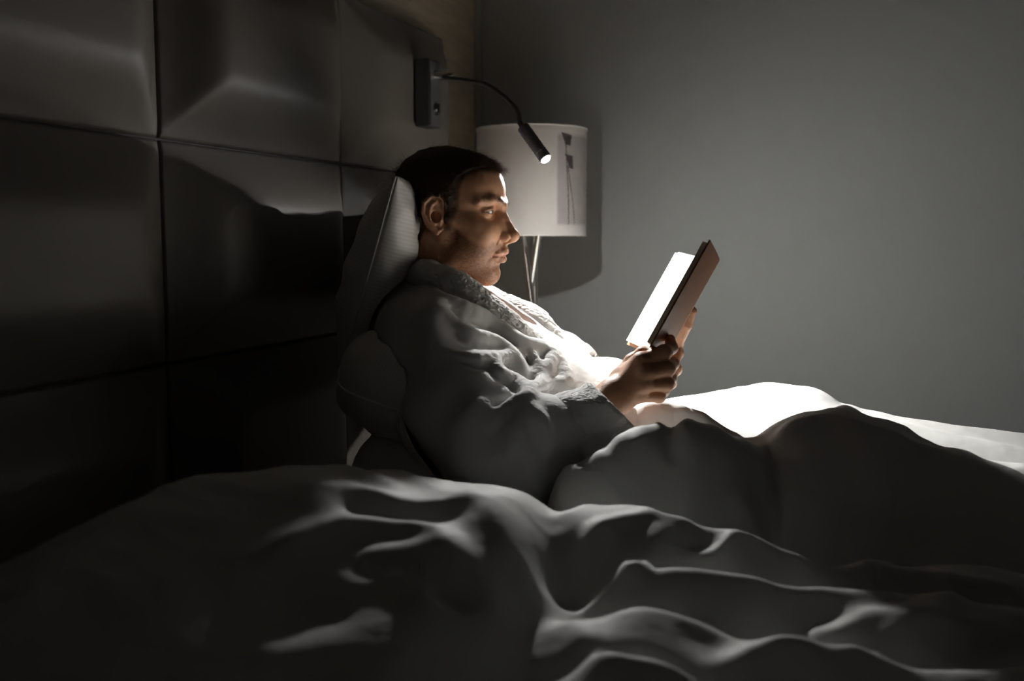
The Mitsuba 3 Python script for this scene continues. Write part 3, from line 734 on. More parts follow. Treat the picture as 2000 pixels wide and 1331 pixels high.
def collar_sdf(p):
    a, b = catmull(np.array(COLLAR_NEAR), 4), catmull(np.array(COLLAR_FAR), 4)
    d = smin(d_chain(p, a, 0.004), d_chain(p, b, 0.004), 0.006)
    return d + ((meshkit.fbm(p * 28.0, 2) - 0.5) * 0.012 + (meshkit.noise(p * 240.0) - 0.5) * 0.0020 + (meshkit.noise(p * 430.0, 3) - 0.5) * 0.0016).astype(np.float32)
# --- end of the robe's shape

# ---------------------------------------------------------------- the man: skin colour, eyes, hair
def lerp3(a, b, t):
    return np.asarray(a)[None] * (1 - t[:, None]) + np.asarray(b)[None] * t[:, None]
def sstep(a, b, x):
    t = np.clip((x - a) / (b - a), 0, 1)
    return t * t * (3 - 2 * t)
def hair_mask(q, soft=1.0):
    """1 where hair grows, q in head millimetres with y made positive."""
    x, y, z = q.T
    zb = [-20, -14, 0, 20, 40, 58, 70, 82, 90, 100, 130]
    xb = [30, 38, 42, 46, 46, 45, 47, 58, 74, 88, 100]
    edge = np.interp(z, zb, xb) + 9 * np.exp(-(y / 20) ** 2) * sstep(70, 84, z) + 4 * (meshkit.noise(q * 0.16) - 0.5)
    m = sstep(2.5, -4.5 * soft, x - edge)
    low = np.interp(x, [-95, -30, -8, -2, 24, 28, 60], [-40, -44, -30, 26, 32, -14, -14])
    return m * sstep(-5, 4 * soft, z - low)
def beard_mask(q):
    x, y, z = q.T
    line = np.interp(x, [15, 28, 45, 70, 95, 100, 125], [-20, 2, -6, -24, -30, -22, -21])
    m = sstep(5, -7, z - line) * sstep(14, 30, x)
    m *= 1 - 0.55 * sstep(-92, -110, z)
    lip = np.minimum(d_chain(q.astype(np.float32), [(110.5, 0, -38, 5.5), (105, 17, -40, 4.0), (98.5, 25, -43, 2.0)]), d_chain(q.astype(np.float32), [(109, 0, -48.5, 5.5), (102, 18, -46.5, 3.5), (98, 24.5, -44, 2)]))
    return m * sstep(-0.5, 3.0, lip), sstep(1.2, -1.0, lip)
def skin_colours(v):
    q = head_local(v)
    q[:, 1] = np.abs(q[:, 1])
    near = np.abs(np.linalg.norm(q - np.array([15, 0, 0], np.float32), axis=1)) < 190
    n1 = meshkit.fbm(v * 160.0, 3)
    c = lerp3((0.45, 0.225, 0.125), (0.54, 0.29, 0.170), n1)
    m = np.where(near)[0]
    b, lip = beard_mask(q[m])
    grain = meshkit.noise(v[m] * 900.0) * 0.5 + meshkit.noise(v[m] * 420.0, 3) * 0.5
    cc = c[m]
    cc = cc * (1 - (0.30 + 0.62 * grain)[:, None] * b[:, None] * np.array([0.82, 0.86, 0.88]))
    cc = cc * (1 - lip[:, None]) + np.array([0.40, 0.175, 0.125]) * lip[:, None]
    ear = np.exp(-(np.linalg.norm((q[m] - EC) / np.array([24, 18, 34]), axis=1) / 1.0) ** 4)
    cc = cc * (1 - 0.25 * ear[:, None]) + np.array([0.56, 0.22, 0.13]) * 0.25 * ear[:, None]
    h = hair_mask(q[m]) * (1 - ear)
    cc = cc * (1 - 0.8 * h[:, None]) + np.array([0.06, 0.036, 0.022]) * 0.8 * h[:, None]
    brow = np.exp(-(np.maximum(d_chain(q[m], [(101, 7, 40, 1), (99, 18, 43, 1), (91, 36, 46, 1), (80, 50, 42, 0.5)]), 0) / 3.5) ** 2)
    cc = cc * (1 - 0.55 * brow[:, None])
    c[m] = cc
    return np.clip(c, 0, 1)
def skin_bump(p, n, uv):
    return 0.00035 * mikit.fbm(p.x * 650, p.y * 650, p.z * 650, 2)
scene['mat_skin'] = bumped({'type': 'principled', 'base_color': {'type': 'mesh_attribute', 'name': 'vertex_color'}, 'roughness': 0.46, 'specular': 0.42, 'sheen': 0.1}, skin_bump, 0.0003)
scene['mat_eye'] = principled({'type': 'mesh_attribute', 'name': 'vertex_color'}, 0.08, specular=0.6, clearcoat=1.0, clearcoat_gloss=0.95)
scene['mat_hair'] = principled((0.052, 0.031, 0.019), 0.55, specular=0.25)

def eye_mesh(side):
    m = trimesh.creation.icosphere(4, EYE_R)
    g = unit(V(1.0, -0.05 + 0.10 * 0, -0.20))
    a = np.arccos(np.clip(np.asarray(m.vertices) @ g / EYE_R, -1, 1)) * EYE_R
    v = np.asarray(m.vertices) * (1 + 0.05 * np.exp(-(a / 5.0) ** 2))[:, None]
    c = lerp3((0.46, 0.41, 0.36), (0.13, 0.085, 0.05), sstep(6.2, 5.6, a))
    c = c * (1 - sstep(2.5, 2.0, a))[:, None] + 0.006
    return trimesh.Trimesh(head_world(v + EYE_C * V(1, side, 1)), m.faces, process=False), c

# cap of hair close to the scalp
def hair_cap(p):
    q = sym(head_local(p))
    d = head_sdf(q, False)
    m = hair_mask(q, 3.6)
    m = np.clip((m - 0.45) / 0.55, 0, 1)
    x, y, z = q.T
    t = 0.8 + 0.8 * sstep(10, 45, z) + 3.6 * sstep(45, 105, z) * sstep(95, 40, x) + 1.2 * sstep(-20, -80, x)
    t = t + (meshkit.noise(q * V(0.10, 0.22, 0.16)) - 0.5) * 3.2 + (meshkit.noise(q * 0.5) - 0.5) * 1.8
    return ((d - (t * m - 1.5 * (1 - m) ** 3)) * 0.001).astype(np.float32)

def strands(seeds, normals, dirs, lengths, radius, rng, lift, curl=0.25, seg=4):
    """Thin tapering three-sided tubes, in head millimetres."""
    n = len(seeds)
    t = np.linspace(0, 1, seg + 1)
    side = np.cross(dirs, normals)
    side /= np.maximum(np.linalg.norm(side, axis=1, keepdims=True), 1e-6)
    w = rng.uniform(-1, 1, (n, 1))
    cl = rng.uniform(0.2, 1.0, (n, 1)) * curl
    ring = []
    for k in t:
        c = seeds + lengths[:, None] * (k * dirs * (1 - 0.15 * k) + normals * lift[:, None] * (k - 0.75 * k * k) * 1.5 + side * w * cl * k * k)
        r = radius * (1 - 0.85 * k)
        for a in (0, 2.094, 4.189):
            ring.append(c + r * (math.cos(a) * side + math.sin(a) * normals))
    v = np.stack(ring, 1).reshape(-1, 3)
    m = 3 * (seg + 1)
    f = []
    for k in range(seg):
        for a in range(3):
            b = (a + 1) % 3
            f += [[3 * k + a, 3 * k + b, 3 * k + 3 + b], [3 * k + a, 3 * k + 3 + b, 3 * k + 3 + a]]
    f = (np.array(f)[None] + (np.arange(n) * m)[:, None, None]).reshape(-1, 3)
    return v, f

def grow(mesh, count, weight, rng):
    """Random places on a mesh in head millimetres: points and normals, more of them where weight is high."""
    v = head_local(mesh.vertices)
    tri = np.asarray(mesh.faces)
    cen = v[tri].mean(1)
    nrm = np.cross(v[tri[:, 1]] - v[tri[:, 0]], v[tri[:, 2]] - v[tri[:, 0]])
    area = np.linalg.norm(nrm, axis=1)
    w = area * weight(sym(cen))
    i = rng.choice(len(tri), count, p=w / w.sum())
    b = rng.dirichlet([1, 1, 1], count)
    return (v[tri[i]] * b[:, :, None]).sum(1), nrm[i] / np.maximum(area[i], 1e-9)[:, None]

def comb(p, n):
    x, y, z = p.T
    top = sstep(60, 105, z)[:, None]
    d = top * np.stack([0.9 + 0 * x, 0.25 * y / 40, 0 * x], 1) + (1 - top) * np.stack([-0.25 - 0.2 * sstep(0, 40, x), 0 * x, -1 + 0 * x], 1)
    back = sstep(-30, -70, x)[:, None]
    d = d * (1 - back) + back * (top * np.stack([-0.6 + 0 * x, 0.2 * y / 40, 0.1 + 0 * x], 1) + (1 - top) * np.stack([-0.15 + 0 * x, 0 * x, -1 + 0 * x], 1))
    d = d - n * (d * n).sum(1, keepdims=True)
    return d / np.maximum(np.linalg.norm(d, axis=1, keepdims=True), 1e-6)

# ---------------------------------------------------------------- the man: meshes
tag('person', 'short-haired man in a white bathrobe sitting up in bed against pillows reading a book', 'person')
head_mesh = nets(head_in_metres, HO + V(-0.13, -0.105, -0.165), HO + V(0.165, 0.105, 0.135), 0.0014)
body_parts = [man(head_mesh),
    man(nets(body_sdf, (0.14, 1.17, 0.48), (1.48, 1.86, 0.93), 0.006)),
    man(nets(lambda p: arm_hand(p, R_HAND, R_WRIST, R_ELBOW), *hand_box(R_HAND, R_WRIST), 0.0014)),
    man(nets(lambda p: arm_hand(p, L_HAND, L_WRIST, L_ELBOW), *hand_box(L_HAND, L_WRIST), 0.0016))]
body = tm(m3.Manifold.batch_boolean(body_parts, m3.OpType.Add))
body.merge_vertices()
add('person__body', body, 'mat_skin', smooth=True, color=skin_colours(np.asarray(body.vertices)))
for side in (-1, 1):
    m, c = eye_mesh(side)
    add('person__eye', m, 'mat_eye', smooth=True, color=c)
rng = np.random.default_rng(5)
cap_mesh = nets(hair_cap, HO + V(-0.13, -0.10, -0.07), HO + V(0.13, 0.10, 0.145), 0.002)
cap_mesh = max(cap_mesh.split(only_watertight=False), key=lambda m: len(m.faces))
sp, sn = grow(head_mesh, 15000, lambda q: hair_mask(q) * (q[:, 2] > -45) * (0.6 + sstep(40, 100, q[:, 2])), rng)
sd = comb(sp, sn) + rng.normal(0, 0.22, sp.shape)
sd /= np.linalg.norm(sd, axis=1, keepdims=True)
ln = (7 + 14 * sstep(30, 100, sp[:, 2])) * rng.uniform(0.6, 1.3, len(sp))
hv, hf = strands(sp - sn * 0.6, sn, sd, ln, 0.16, rng, rng.uniform(0.10, 0.45, len(sp)))
# the longer tuft over the forehead, and the tousled crown at the back
tp, tn = grow(head_mesh, 420, lambda q: hair_mask(q) * np.exp(-(q[:, 1] / 24) ** 2) * sstep(52, 74, q[:, 0]) * (q[:, 2] > 78), rng)
td = V(1.0, -0.12, -0.10) + rng.normal(0, 0.20, tp.shape)
td /= np.linalg.norm(td, axis=1, keepdims=True)
tv, tf = strands(tp, tn, td, rng.uniform(12, 25, len(tp)), 0.18, rng, rng.uniform(0.05, 0.35, len(tp)))
bp, bn = grow(head_mesh, 520, lambda q: sstep(-55, -78, q[:, 0]) * (q[:, 2] > 52) * (q[:, 2] < 108), rng)
bd = bn * 0.8 + V(-0.7, -0.1, 0.15) + rng.normal(0, 0.25, bp.shape)
bd /= np.linalg.norm(bd, axis=1, keepdims=True)
bv, bf = strands(bp, bn, bd, rng.uniform(12, 28, len(bp)), 0.17, rng, rng.uniform(-0.5, 0.4, len(bp)), 0.7)
hair = cat(cap_mesh, *[trimesh.Trimesh(head_world(a), b, process=False) for a, b in ((hv, hf), (tv, tf), (bv, bf))])
add('person__hair', hair, 'mat_hair', smooth=True, label='short dark brown hair')
for side in (-1, 1):
    line = catmull(V((100.5, 7 * side, 37.0), (99.5, 18 * side, 40.5), (92, 34 * side, 45.5), (80, 49 * side, 43.5)), 40)
    i = rng.integers(0, len(line) - 1, 300)
    p0 = line[i] + rng.normal(0, 1.0, (300, 3)) * V(0.3, 0.6, 2.4)
    hl = head_sdf(p0.astype(np.float32), False)
    e = 0.5
    gr = np.stack([head_sdf((p0 + e * np.eye(3)[k]).astype(np.float32), False) - hl for k in range(3)], 1)
    gr /= np.linalg.norm(gr, axis=1, keepdims=True)
    p0 = p0 - gr * (hl[:, None] + 0.2)
    dd = V(-0.25, 0.9 * side, 0.35) + rng.normal(0, 0.22, p0.shape)
    dd -= gr * (dd * gr).sum(1, keepdims=True)
    dd /= np.linalg.norm(dd, axis=1, keepdims=True)
    ev, ef = strands(p0, gr, dd, rng.uniform(4, 8, len(p0)), 0.13, rng, rng.uniform(0.05, 0.3, len(p0)))
    add('person__eyebrow', trimesh.Trimesh(head_world(ev), ef, process=False), 'mat_hair', smooth=True)
robe = nets(robe_sdf, (0.12, 1.12, 0.48), (0.80, 1.86, 0.93), 0.003)
add('person__robe', robe, 'mat_robe', smooth=True)
add('person__robe__collar', nets(collar_sdf, (0.15, 1.36, 0.66), (0.62, 1.66, 0.95), 0.0016), 'mat_terry', smooth=True, label='thick white terry shawl collar')
add('person__robe__cuff', nets(cuff_sdf, np.minimum(CUFF_A, CUFF_B) - 0.10, np.maximum(CUFF_A, CUFF_B) + 0.11, 0.0020), 'mat_terry', smooth=True, label='turned-back terry cuff')

# ---------------------------------------------------------------- the open book
def cover_bump(p, n, uv):
    return 0.00008 * mikit.fbm(p.x * 900, p.y * 900, p.z * 900, 2)
scene['mat_book_cover'] = bumped({'type': 'principled', 'base_color': rgb(0.225, 0.098, 0.050), 'roughness': 0.50, 'specular': 0.28}, cover_bump)
def page_colour(p, n, uv):
    # uv.x: across the page from the spine (metres), uv.y: up the page (metres); faint printed lines of words
    x, y = uv.x, uv.y
    row = dr.floor(y / 0.0043)
    t = y / 0.0043 - row
    line = mikit.smoothstep(0.22, 0.32, t) * (1 - mikit.smoothstep(0.60, 0.70, t))
    word = mikit.cell_rand(dr.floor(x / 0.0021 + 7 * mikit.cell_rand(row, 5)), row, 3)
    last = mikit.cell_rand(row, 9, 1)
    end = dr.select(last > 0.86, 0.055, 0.104)
    ink = line * dr.select(word > 0.16, 1.0, 0.0) * dr.select((x > 0.017) & (x < end) & (y > 0.016) & (y < 0.150), 1.0, 0.0)
    ink *= 0.55 + 0.45 * mikit.cell_rand(dr.floor(x / 0.0007), row, 8)
    return mikit.mix((0.86, 0.84, 0.79), (0.22, 0.21, 0.20), ink * 0.95)
scene['mat_page'] = {'type': 'twosided', 'bsdf': {'type': 'principled', 'base_color': mikit.proc(page_colour), 'roughness': 0.75, 'specular': 0.2}}
def edge_colour(p, n, uv):
    g = mikit.cell_rand(dr.floor(uv.x * 2600.0), 2, 1)
    return mi.Color3f(0.62, 0.55, 0.45) * (0.72 + 0.38 * g)
scene['mat_page_edge'] = principled(mikit.proc(edge_colour), 0.8)

tag('book', 'open hardback book with a brown cover held up in both hands', 'book')
def solid_strip(rows):
    """A closed band through rings of 4 corner rows: rows[k] = (n, 3)."""
    rows = [np.asarray(r) for r in rows]
    n = len(rows[0])
    v = np.vstack(rows)
    f = []
    m = len(rows)
    for a in range(m):
        b = (a + 1) % m
        i = np.arange(n - 1)
        f += [np.stack([a * n + i, a * n + i + 1, b * n + i + 1], 1), np.stack([a * n + i, b * n + i + 1, b * n + i], 1)]
    f = np.vstack(f)
    for end in (0, n - 1):
        c = [k * n + end for k in range(m)]
        t = [[c[0], c[k], c[k + 1]] for k in range(1, m - 1)]
        f = np.vstack([f, np.array(t) if end == 0 else np.array(t)[:, ::-1]])
    t = trimesh.Trimesh(v, f, process=False)
    if t.volume < 0:
        t.invert()
    return t
def board(side):
    on, nn = (on_near, BK_NN) if side < 0 else (on_far, BK_NF)
    w = np.concatenate([np.linspace(0.0170, BK_W + 0.001, 14)])
    bow = 0.0012 * np.sin(np.pi * w / BK_W)
    t = 0.0024
    def row(h, o):
        return np.array([on(a, h, o + b) for a, b in zip(w, bow)])
    return solid_strip([row(-0.002, 0), row(-0.0014, t), row(BK_H + 0.0014, t), row(BK_H + 0.002, 0)])
add('book__cover', board(-1), 'mat_book_cover', smooth=35, label='brown back board facing the camera')
add('book__cover', board(1), 'mat_book_cover', smooth=35)
# rounded spine between the two boards
a = np.linspace(0, 1, 13)
A0, A1 = on_near(0.0180, 0) - BK_U * (-BK_H / 2), on_far(0.0180, 0) + BK_U * (BK_H / 2)
mid = BK_O - BK_N * 0.006
def spine_pt(t, h, o):
    p = (1 - t) ** 2 * (A0) + 2 * t * (1 - t) * (mid + BK_N * 0.009) + t * t * A1
    return p + BK_U * h + BK_N * o
sp = [[spine_pt(t, h, o) for t in a] for h, o in ((-BK_H / 2 - 0.002, 0), (-BK_H / 2 - 0.002, 0.0012), (BK_H / 2 + 0.002, 0.0012), (BK_H / 2 + 0.002, 0))]
add('book__spine', solid_strip(sp), 'mat_book_cover', smooth=35)
# the page blocks: thick near the spine side of each half, their open pages arching
def block(side, thick, arch):
    on = on_near if side < 0 else on_far
    w = np.linspace(0.0, BK_W - 0.004, 26)
    s = w / w[-1]
    top = thick * (1 - 0.10 * s) + arch * np.sin(np.pi * np.clip(s, 0, 1)) ** 0.8 * (1 - 0.25 * s)
    top = np.where(s < 0.12, top * (0.35 + 0.65 * (s / 0.12) ** 0.6), top)
    def row(h, o):
        return np.array([on(x, h, -y) for x, y in zip(w, o)])
    z = 0 * w + 0.0002
    return w, row, z, top
for side, thick, arch in ((-1, 0.0085, 0.0030), (1, 0.0080, 0.0060)):
    w, row, z, top = block(side, thick, arch)
    m = solid_strip([row(0.003, z), row(0.003, top - 0.0003), row(BK_H - 0.003, top - 0.0003), row(BK_H - 0.003, z)])
    uv = np.stack([np.tile(np.concatenate([z, top, top, z]).reshape(-1), 1), 0 * np.concatenate([z, z, z, z])], 1)
    k = add('book__page_block', m, 'mat_page_edge', smooth=False, uv=uv)
    hs = np.linspace(0.003, BK_H - 0.003, 8)
    rows = [row(h, top + 0.0002) for h in hs]
    v = np.vstack(rows)
    n = len(w)
    i = np.arange(len(hs) * n).reshape(len(hs), n)
    q = np.stack([i[:-1, :-1], i[:-1, 1:], i[1:, 1:], i[1:, :-1]], -1).reshape(-1, 4)
    pg = trimesh.Trimesh(v, np.vstack([q[:, [0, 1, 2]], q[:, [0, 2, 3]]]), process=False)
    uv = np.stack([np.tile(w, len(hs)), np.repeat(hs, n)], 1)
    add('book__page', pg, 'mat_page', smooth=True, uv=uv, label='white open page with lines of print' if side > 0 else None)

# ---------------------------------------------------------------- pillows
def push_along(v, sdf, gap, way, front=None, times=6):
    """Moves the points that lie inside a shape along the given way until they are outside, as a soft thing gives way."""
    v, way = np.array(v), unit(way)
    for _ in range(times):
        d = sdf(v.astype(np.float32))
        m = d < gap
        if not m.any():
            break
        v[m] += way * np.maximum(gap - d[m], 0.002)[:, None]
    return v

def pillow(centre, ax_u, ax_v, a, b, t, seed, bend=0.0, soft=None, n=90, puff=0.56, corner=0.06):
    """A stuffed case: half sizes a along ax_u and b along ax_v, half thickness t; returns the case and its seam line."""
    U_, V_ = unit(ax_u), unit(ax_v)
    N_ = np.cross(U_, V_)
    g = np.sin(np.linspace(-np.pi / 2, np.pi / 2, n))
    u, v = np.meshgrid(g, g, indexing='ij')
    def place(u, v, s):
        x = a * u * (1 - 0.045 * (1 - v * v) * u ** 4) * np.sqrt(1 - corner * v ** 4)
        y = b * v * (1 - 0.045 * (1 - u * u) * v ** 4) * np.sqrt(1 - corner * u ** 4)
        prof = (np.clip(1 - np.abs(u) ** 2.4, 0, 1) * np.clip(1 - np.abs(v) ** 2.4, 0, 1)) ** puff
        q = np.stack([x * 9, y * 9, 0 * x + seed * 7.1 + 3 * s], -1)
        lump = meshkit.fbm(q, 3) - 0.5
        rim = np.maximum(np.abs(u), np.abs(v))
        along = np.where(np.abs(u) > np.abs(v), y, x)
        puck = np.sin(along * 95 + 5 * meshkit.noise(q * 0.6)) * np.clip((rim - 0.55) / 0.4, 0, 1) * np.clip((1 - rim) / 0.06, 0, 1) * 0.05
        z = t * prof * (1 + 0.50 * lump + 1.5 * puck) * s
        z = z + bend * (u * u - 0.4)
        return centre + x[..., None] * U_ + y[..., None] * V_ + z[..., None] * N_
    top, bot = place(u, v, 1), place(u, v, -1)
    i = np.arange(n * n).reshape(n, n)
    q = np.stack([i[:-1, :-1], i[1:, :-1], i[1:, 1:], i[:-1, 1:]], -1).reshape(-1, 4)
    vv = np.vstack([top.reshape(-1, 3), bot.reshape(-1, 3)])
    qq = np.vstack([q, q[:, ::-1] + n * n])
    uv = np.stack([np.tile((b * v / 0.0062).ravel(), 2), np.tile((a * u).ravel(), 2)], 1)
    rim = np.concatenate([i[:, 0], i[-1, 1:], i[-2::-1, -1], i[0, -2:0:-1]])
    if soft is not None:
        vv = soft(vv)
    line = 0.5 * (vv[rim] + vv[rim + n * n])
    vv[rim] = vv[rim + n * n] = line
    m = trimesh.Trimesh(vv, np.vstack([qq[:, [0, 1, 2]], qq[:, [0, 2, 3]]]), process=False)
    return m, uv, np.vstack([line, line[:1]])

def put_pillow(label, *args, **kw):
    key = numbered('pillow')
    tag(key, label, 'pillow', 'pillows behind the man')
    m, uv, line = pillow(*args, **kw)
    add(key + '__case', m, 'mat_pillowcase', smooth=True, uv=uv)
    add(key + '__piping', sweep(line, 0.0022, 8, False), 'mat_pillowcase', smooth=True, uv=np.zeros((len(line) * 8, 2)))
    return key
def person_soft(p):
    return np.minimum(robe_base(p) - 0.004, head_in_metres(p) - 0.006)
def panel_front(p):
    return (p[:, 0] - 0.064).astype(np.float32)
def bed_top(p):
    return (p[:, 2] - 0.502).astype(np.float32)
def give_way(way, limit, n=90):
    """The side towards the man is dented by him; the other side keeps clear of it and of the board or the mattress."""
    def soft(v):
        way_ = unit(way)
        a = push_along(v[:n * n], person_soft, 0.004, way_, times=40)
        b = push_along(v[n * n:], person_soft, 0.012, way_, times=40)
        lag = np.maximum(0, 0.008 - (b - a) @ way_)
        b = b + lag[:, None] * way_
        out = np.vstack([a, b])
        d = limit(out.astype(np.float32))
        out -= way_ * np.maximum(0, 0.003 - d)[:, None]
        return out
    return soft
up_axis = unit(V(0.335, 0.0, 1.0))
put_pillow('upright white striped pillow with piped edge behind the man\'s head', V(0.176, 1.592, 0.884), V(-0.24, 1, -0.02), up_axis, 0.250, 0.164, 0.078, 1, soft=give_way(V(-1, 0, 0), panel_front))
put_pillow('crushed white pillow behind the man\'s back, below the upright one', V(0.345, 1.545, 0.714), V(0, 1, 0), unit(V(-0.93, 0, 0.24)), 0.330, 0.182, 0.092, 2, puff=0.42, corner=0.45, soft=give_way(V(-0.5, 0, -0.85), bed_top))
put_pillow('white pillow lying on the mattress, lowest of the pile', V(0.408, 1.540, 0.598), V(0.02, 1, 0), unit(V(-1.0, 0, 0.12)), 0.335, 0.178, 0.100, 3, puff=0.40, corner=0.28, soft=give_way(V(-0.1, 0, -1), bed_top))

# ---------------------------------------------------------------- duvets
def ridge(x, y, pts, s):
    """Height of a draped ridge: rows (x, y, z); falls away with the square of the distance over s."""
    best = np.full(x.shape, -1.0)
    for a, b in zip(pts[:-1], pts[1:]):
        ax, ay, az = a[:3]
        dx, dy, dz = b[0] - ax, b[1] - ay, b[2] - az
        t = np.clip(((x - ax) * dx + (y - ay) * dy) / (dx * dx + dy * dy), 0, 1)
        d2 = (x - ax - t * dx) ** 2 + (y - ay - t * dy) ** 2
        best = np.maximum(best, az + t * dz - d2 / (2 * s) / (1 + d2 / 0.16))
    return best

def crests(x, y, folds):
    """Added height of fold crests: (rows (x, y), height, width)."""
    out = np.zeros(x.shape)
    for pts, hgt, wid in folds:
        q = catmull(np.array(pts, float), 4)
        lo, hi = q.min(0) - 4 * wid, q.max(0) + 4 * wid
        m = (x > lo[0]) & (x < hi[0]) & (y > lo[1]) & (y < hi[1])
        if not m.any():
            continue
        X, Y = x[m], y[m]
        d2, at = np.full(X.shape, 9.0), np.zeros(X.shape)
        for k, (a, b) in enumerate(zip(q[:-1], q[1:])):
            e = b - a
            t = np.clip(((X - a[0]) * e[0] + (Y - a[1]) * e[1]) / max(e @ e, 1e-12), 0, 1)
            dd = (X - a[0] - t * e[0]) ** 2 + (Y - a[1] - t * e[1]) ** 2
            at = np.where(dd < d2, (k + t) / (len(q) - 1), at)
            d2 = np.minimum(d2, dd)
        out[m] += hgt * np.exp(-d2 / (2 * wid * wid)) * np.sin(np.pi * np.clip(0.10 + 0.80 * at, 0, 1)) ** 0.7
    return out

def ramp(a, b, x):
    t = np.clip((x - a) / (b - a), 0, 1)
    return t * t * (3 - 2 * t)

def wrinkles(x, y, seed, amp):
    q = np.stack([x, y, 0 * x + seed], -1)
    wx = meshkit.fbm(q * V(3.1, 3.1, 1), 2) - 0.5
    r1 = 1 - np.abs(2 * meshkit.noise(np.stack([x * 7 + 3 * wx, y * 13 + 4 * wx, 0 * x + seed + 5], -1)) - 1)
    r2 = 1 - np.abs(2 * meshkit.noise(np.stack([x * 17 + 4 * wx, y * 21 - 4 * wx, 0 * x + seed + 9], -1)) - 1)
    r3 = 1 - np.abs(2 * meshkit.noise(np.stack([x * 34 + 5 * wx, y * 41 + 6 * wx, 0 * x + seed + 13], -1)) - 1)
    return amp * (0.9 * (r1 ** 2 - 0.33) + 0.48 * (r2 ** 2 - 0.33) + 0.17 * (r3 ** 2 - 0.33) + 1.6 * wx)

def h_far_base(x, y):
    h = np.full(x.shape, 0.532)
    k = 0.018
    def up(h, r, k=k):
        return -smin(-h.ravel(), -r.ravel(), k).reshape(h.shape)
    h = up(h, ridge(x, y, [(0.60, 1.66, 0.660), (0.651, 1.70, 0.676), (0.724, 1.74, 0.686), (0.79, 1.76, 0.699), (0.843, 1.76, 0.696), (0.91, 1.765, 0.668), (1.0, 1.77, 0.648), (1.2, 1.79, 0.632), (1.42, 1.78, 0.625)], 0.085))
    h = up(h, ridge(x, y, [(0.850, 1.455, 0.668), (0.890, 1.460, 0.699), (0.924, 1.470, 0.706), (0.959, 1.470, 0.698), (1.0, 1.463, 0.676), (1.06, 1.46, 0.659), (1.10, 1.46, 0.646), (1.152, 1.455, 0.648), (1.33, 1.46, 0.632), (1.42, 1.46, 0.640)], 0.080))
    h = up(h, ridge(x, y, [(0.60, 1.218, 0.655), (0.633, 1.240, 0.672), (0.674, 1.283, 0.697), (0.690, 1.294, 0.672), (0.712, 1.305, 0.680)], 0.022), 0.008)
    h = up(h, ridge(x, y, [(0.712, 1.305, 0.708), (0.755, 1.330, 0.698), (0.789, 1.360, 0.678), (0.818, 1.40, 0.652)], 0.028), 0.008)
    h = up(h, ridge(x, y, [(0.60, 1.34, 0.625), (0.70, 1.41, 0.655), (0.76, 1.41, 0.655), (0.82, 1.42, 0.642)], 0.055))
    h = up(h, ridge(x, y, [(0.618, 1.455, 0.690), (0.642, 1.455, 0.704), (0.672, 1.455, 0.709), (0.725, 1.458, 0.694), (0.772, 1.465, 0.664), (0.80, 1.47, 0.640)], 0.008), 0.010)
    h = up(h, ridge(x, y, [(0.79, 1.49, 0.640), (0.86, 1.515, 0.676), (0.92, 1.53, 0.702)], 0.035), 0.010)
    for sd, kn, ft in ((-1, R_KNEE, R_FOOT), (1, L_KNEE, L_FOOT)):          # it lies on the legs
        hp = PELVIS + V(0.02, 0.09 * sd, -0.022)
        h = up(h, ridge(x, y, [tuple(hp + V(0, 0, 0.085)), tuple(kn + V(0, 0, 0.062)), tuple(ft + V(0, 0, 0.050)), tuple(ft + V(0.10, 0.02 * sd, 0.062))], 0.060), 0.01)
    return h
def edge_far(x, y):
    near = 1.095 + 0.02 * np.sin(x * 9)
    return np.minimum(np.minimum(ramp(near - 0.055, near + 0.045, y), ramp(1.995, 1.90, y)), np.minimum(ramp(0.555 + 0.012 * np.sin(y * 25), 0.600 + 0.012 * np.sin(y * 25), x), ramp(2.10, 2.03, x)))
CREST = V((0.10, 0.58, 0.575), (0.19, 0.69, 0.642), (0.28, 0.81, 0.700), (0.385, 0.925, 0.700), (0.50, 0.990, 0.671), (0.575, 0.985, 0.670), (0.615, 0.990, 0.640), (0.65, 1.085, 0.640), (0.70, 1.120, 0.645),
    (0.78, 1.130, 0.622), (0.87, 1.140, 0.598), (1.00, 1.200, 0.592), (1.16, 1.270, 0.602), (1.35, 1.290, 0.604), (2.2, 1.30, 0.60))
def h_near_base(x, y):
    """From a crest line the quilt slopes down towards the near edge of the bed."""
    sm = lambda c: np.interp(x, np.linspace(0.08, 2.12, 400), ndimage.gaussian_filter1d(np.interp(np.linspace(0.08, 2.12, 400), CREST[:, 0], CREST[:, c]), 2.2))
    yr, zr = sm(1), sm(2)
    d = yr - y
    soft = 0.13 - 0.10 * ramp(0.50, 0.66, x)
    fall = np.where(d > 0, (0.50 + 0.18 * ramp(0.62, 0.80, x)) * (np.sqrt(d * d + soft ** 2) - soft), 1.7 * d * d)
    w = ramp(0.62, 0.80, x)
    for at, amp, f, ph in ((0.105, 0.020, 11.0, 1.0), (0.205, 0.025, 9.0, 4.0), (0.31, 0.03, 12.0, 2.0)):      # further folds, each with its steep side to the camera
        fall = fall - w * 0.050 * ramp(at + amp * np.sin(f * x + ph) - 0.020, at + amp * np.sin(f * x + ph) + 0.022, d)
    h = zr - fall
    h = -smin(-h.ravel(), -ridge(x, y, [(0.47, 0.72, 0.595), (0.55, 0.80, 0.600), (0.59, 0.88, 0.612)], 0.035).ravel(), 0.02).reshape(h.shape)
    return -smin(-h.ravel(), np.full(h.size, -0.530), 0.02).reshape(h.shape)
def edge_near(x, y):
    far = 1.185 + 0.08 * ramp(0.85, 1.15, x) + 0.010 * np.sin(x * 14)
    return np.minimum(np.minimum(ramp(far + 0.02, far - 0.075, y), ramp(0.17, 0.24, y)), np.minimum(ramp(0.085, 0.16, x), ramp(2.10, 2.03, x)))

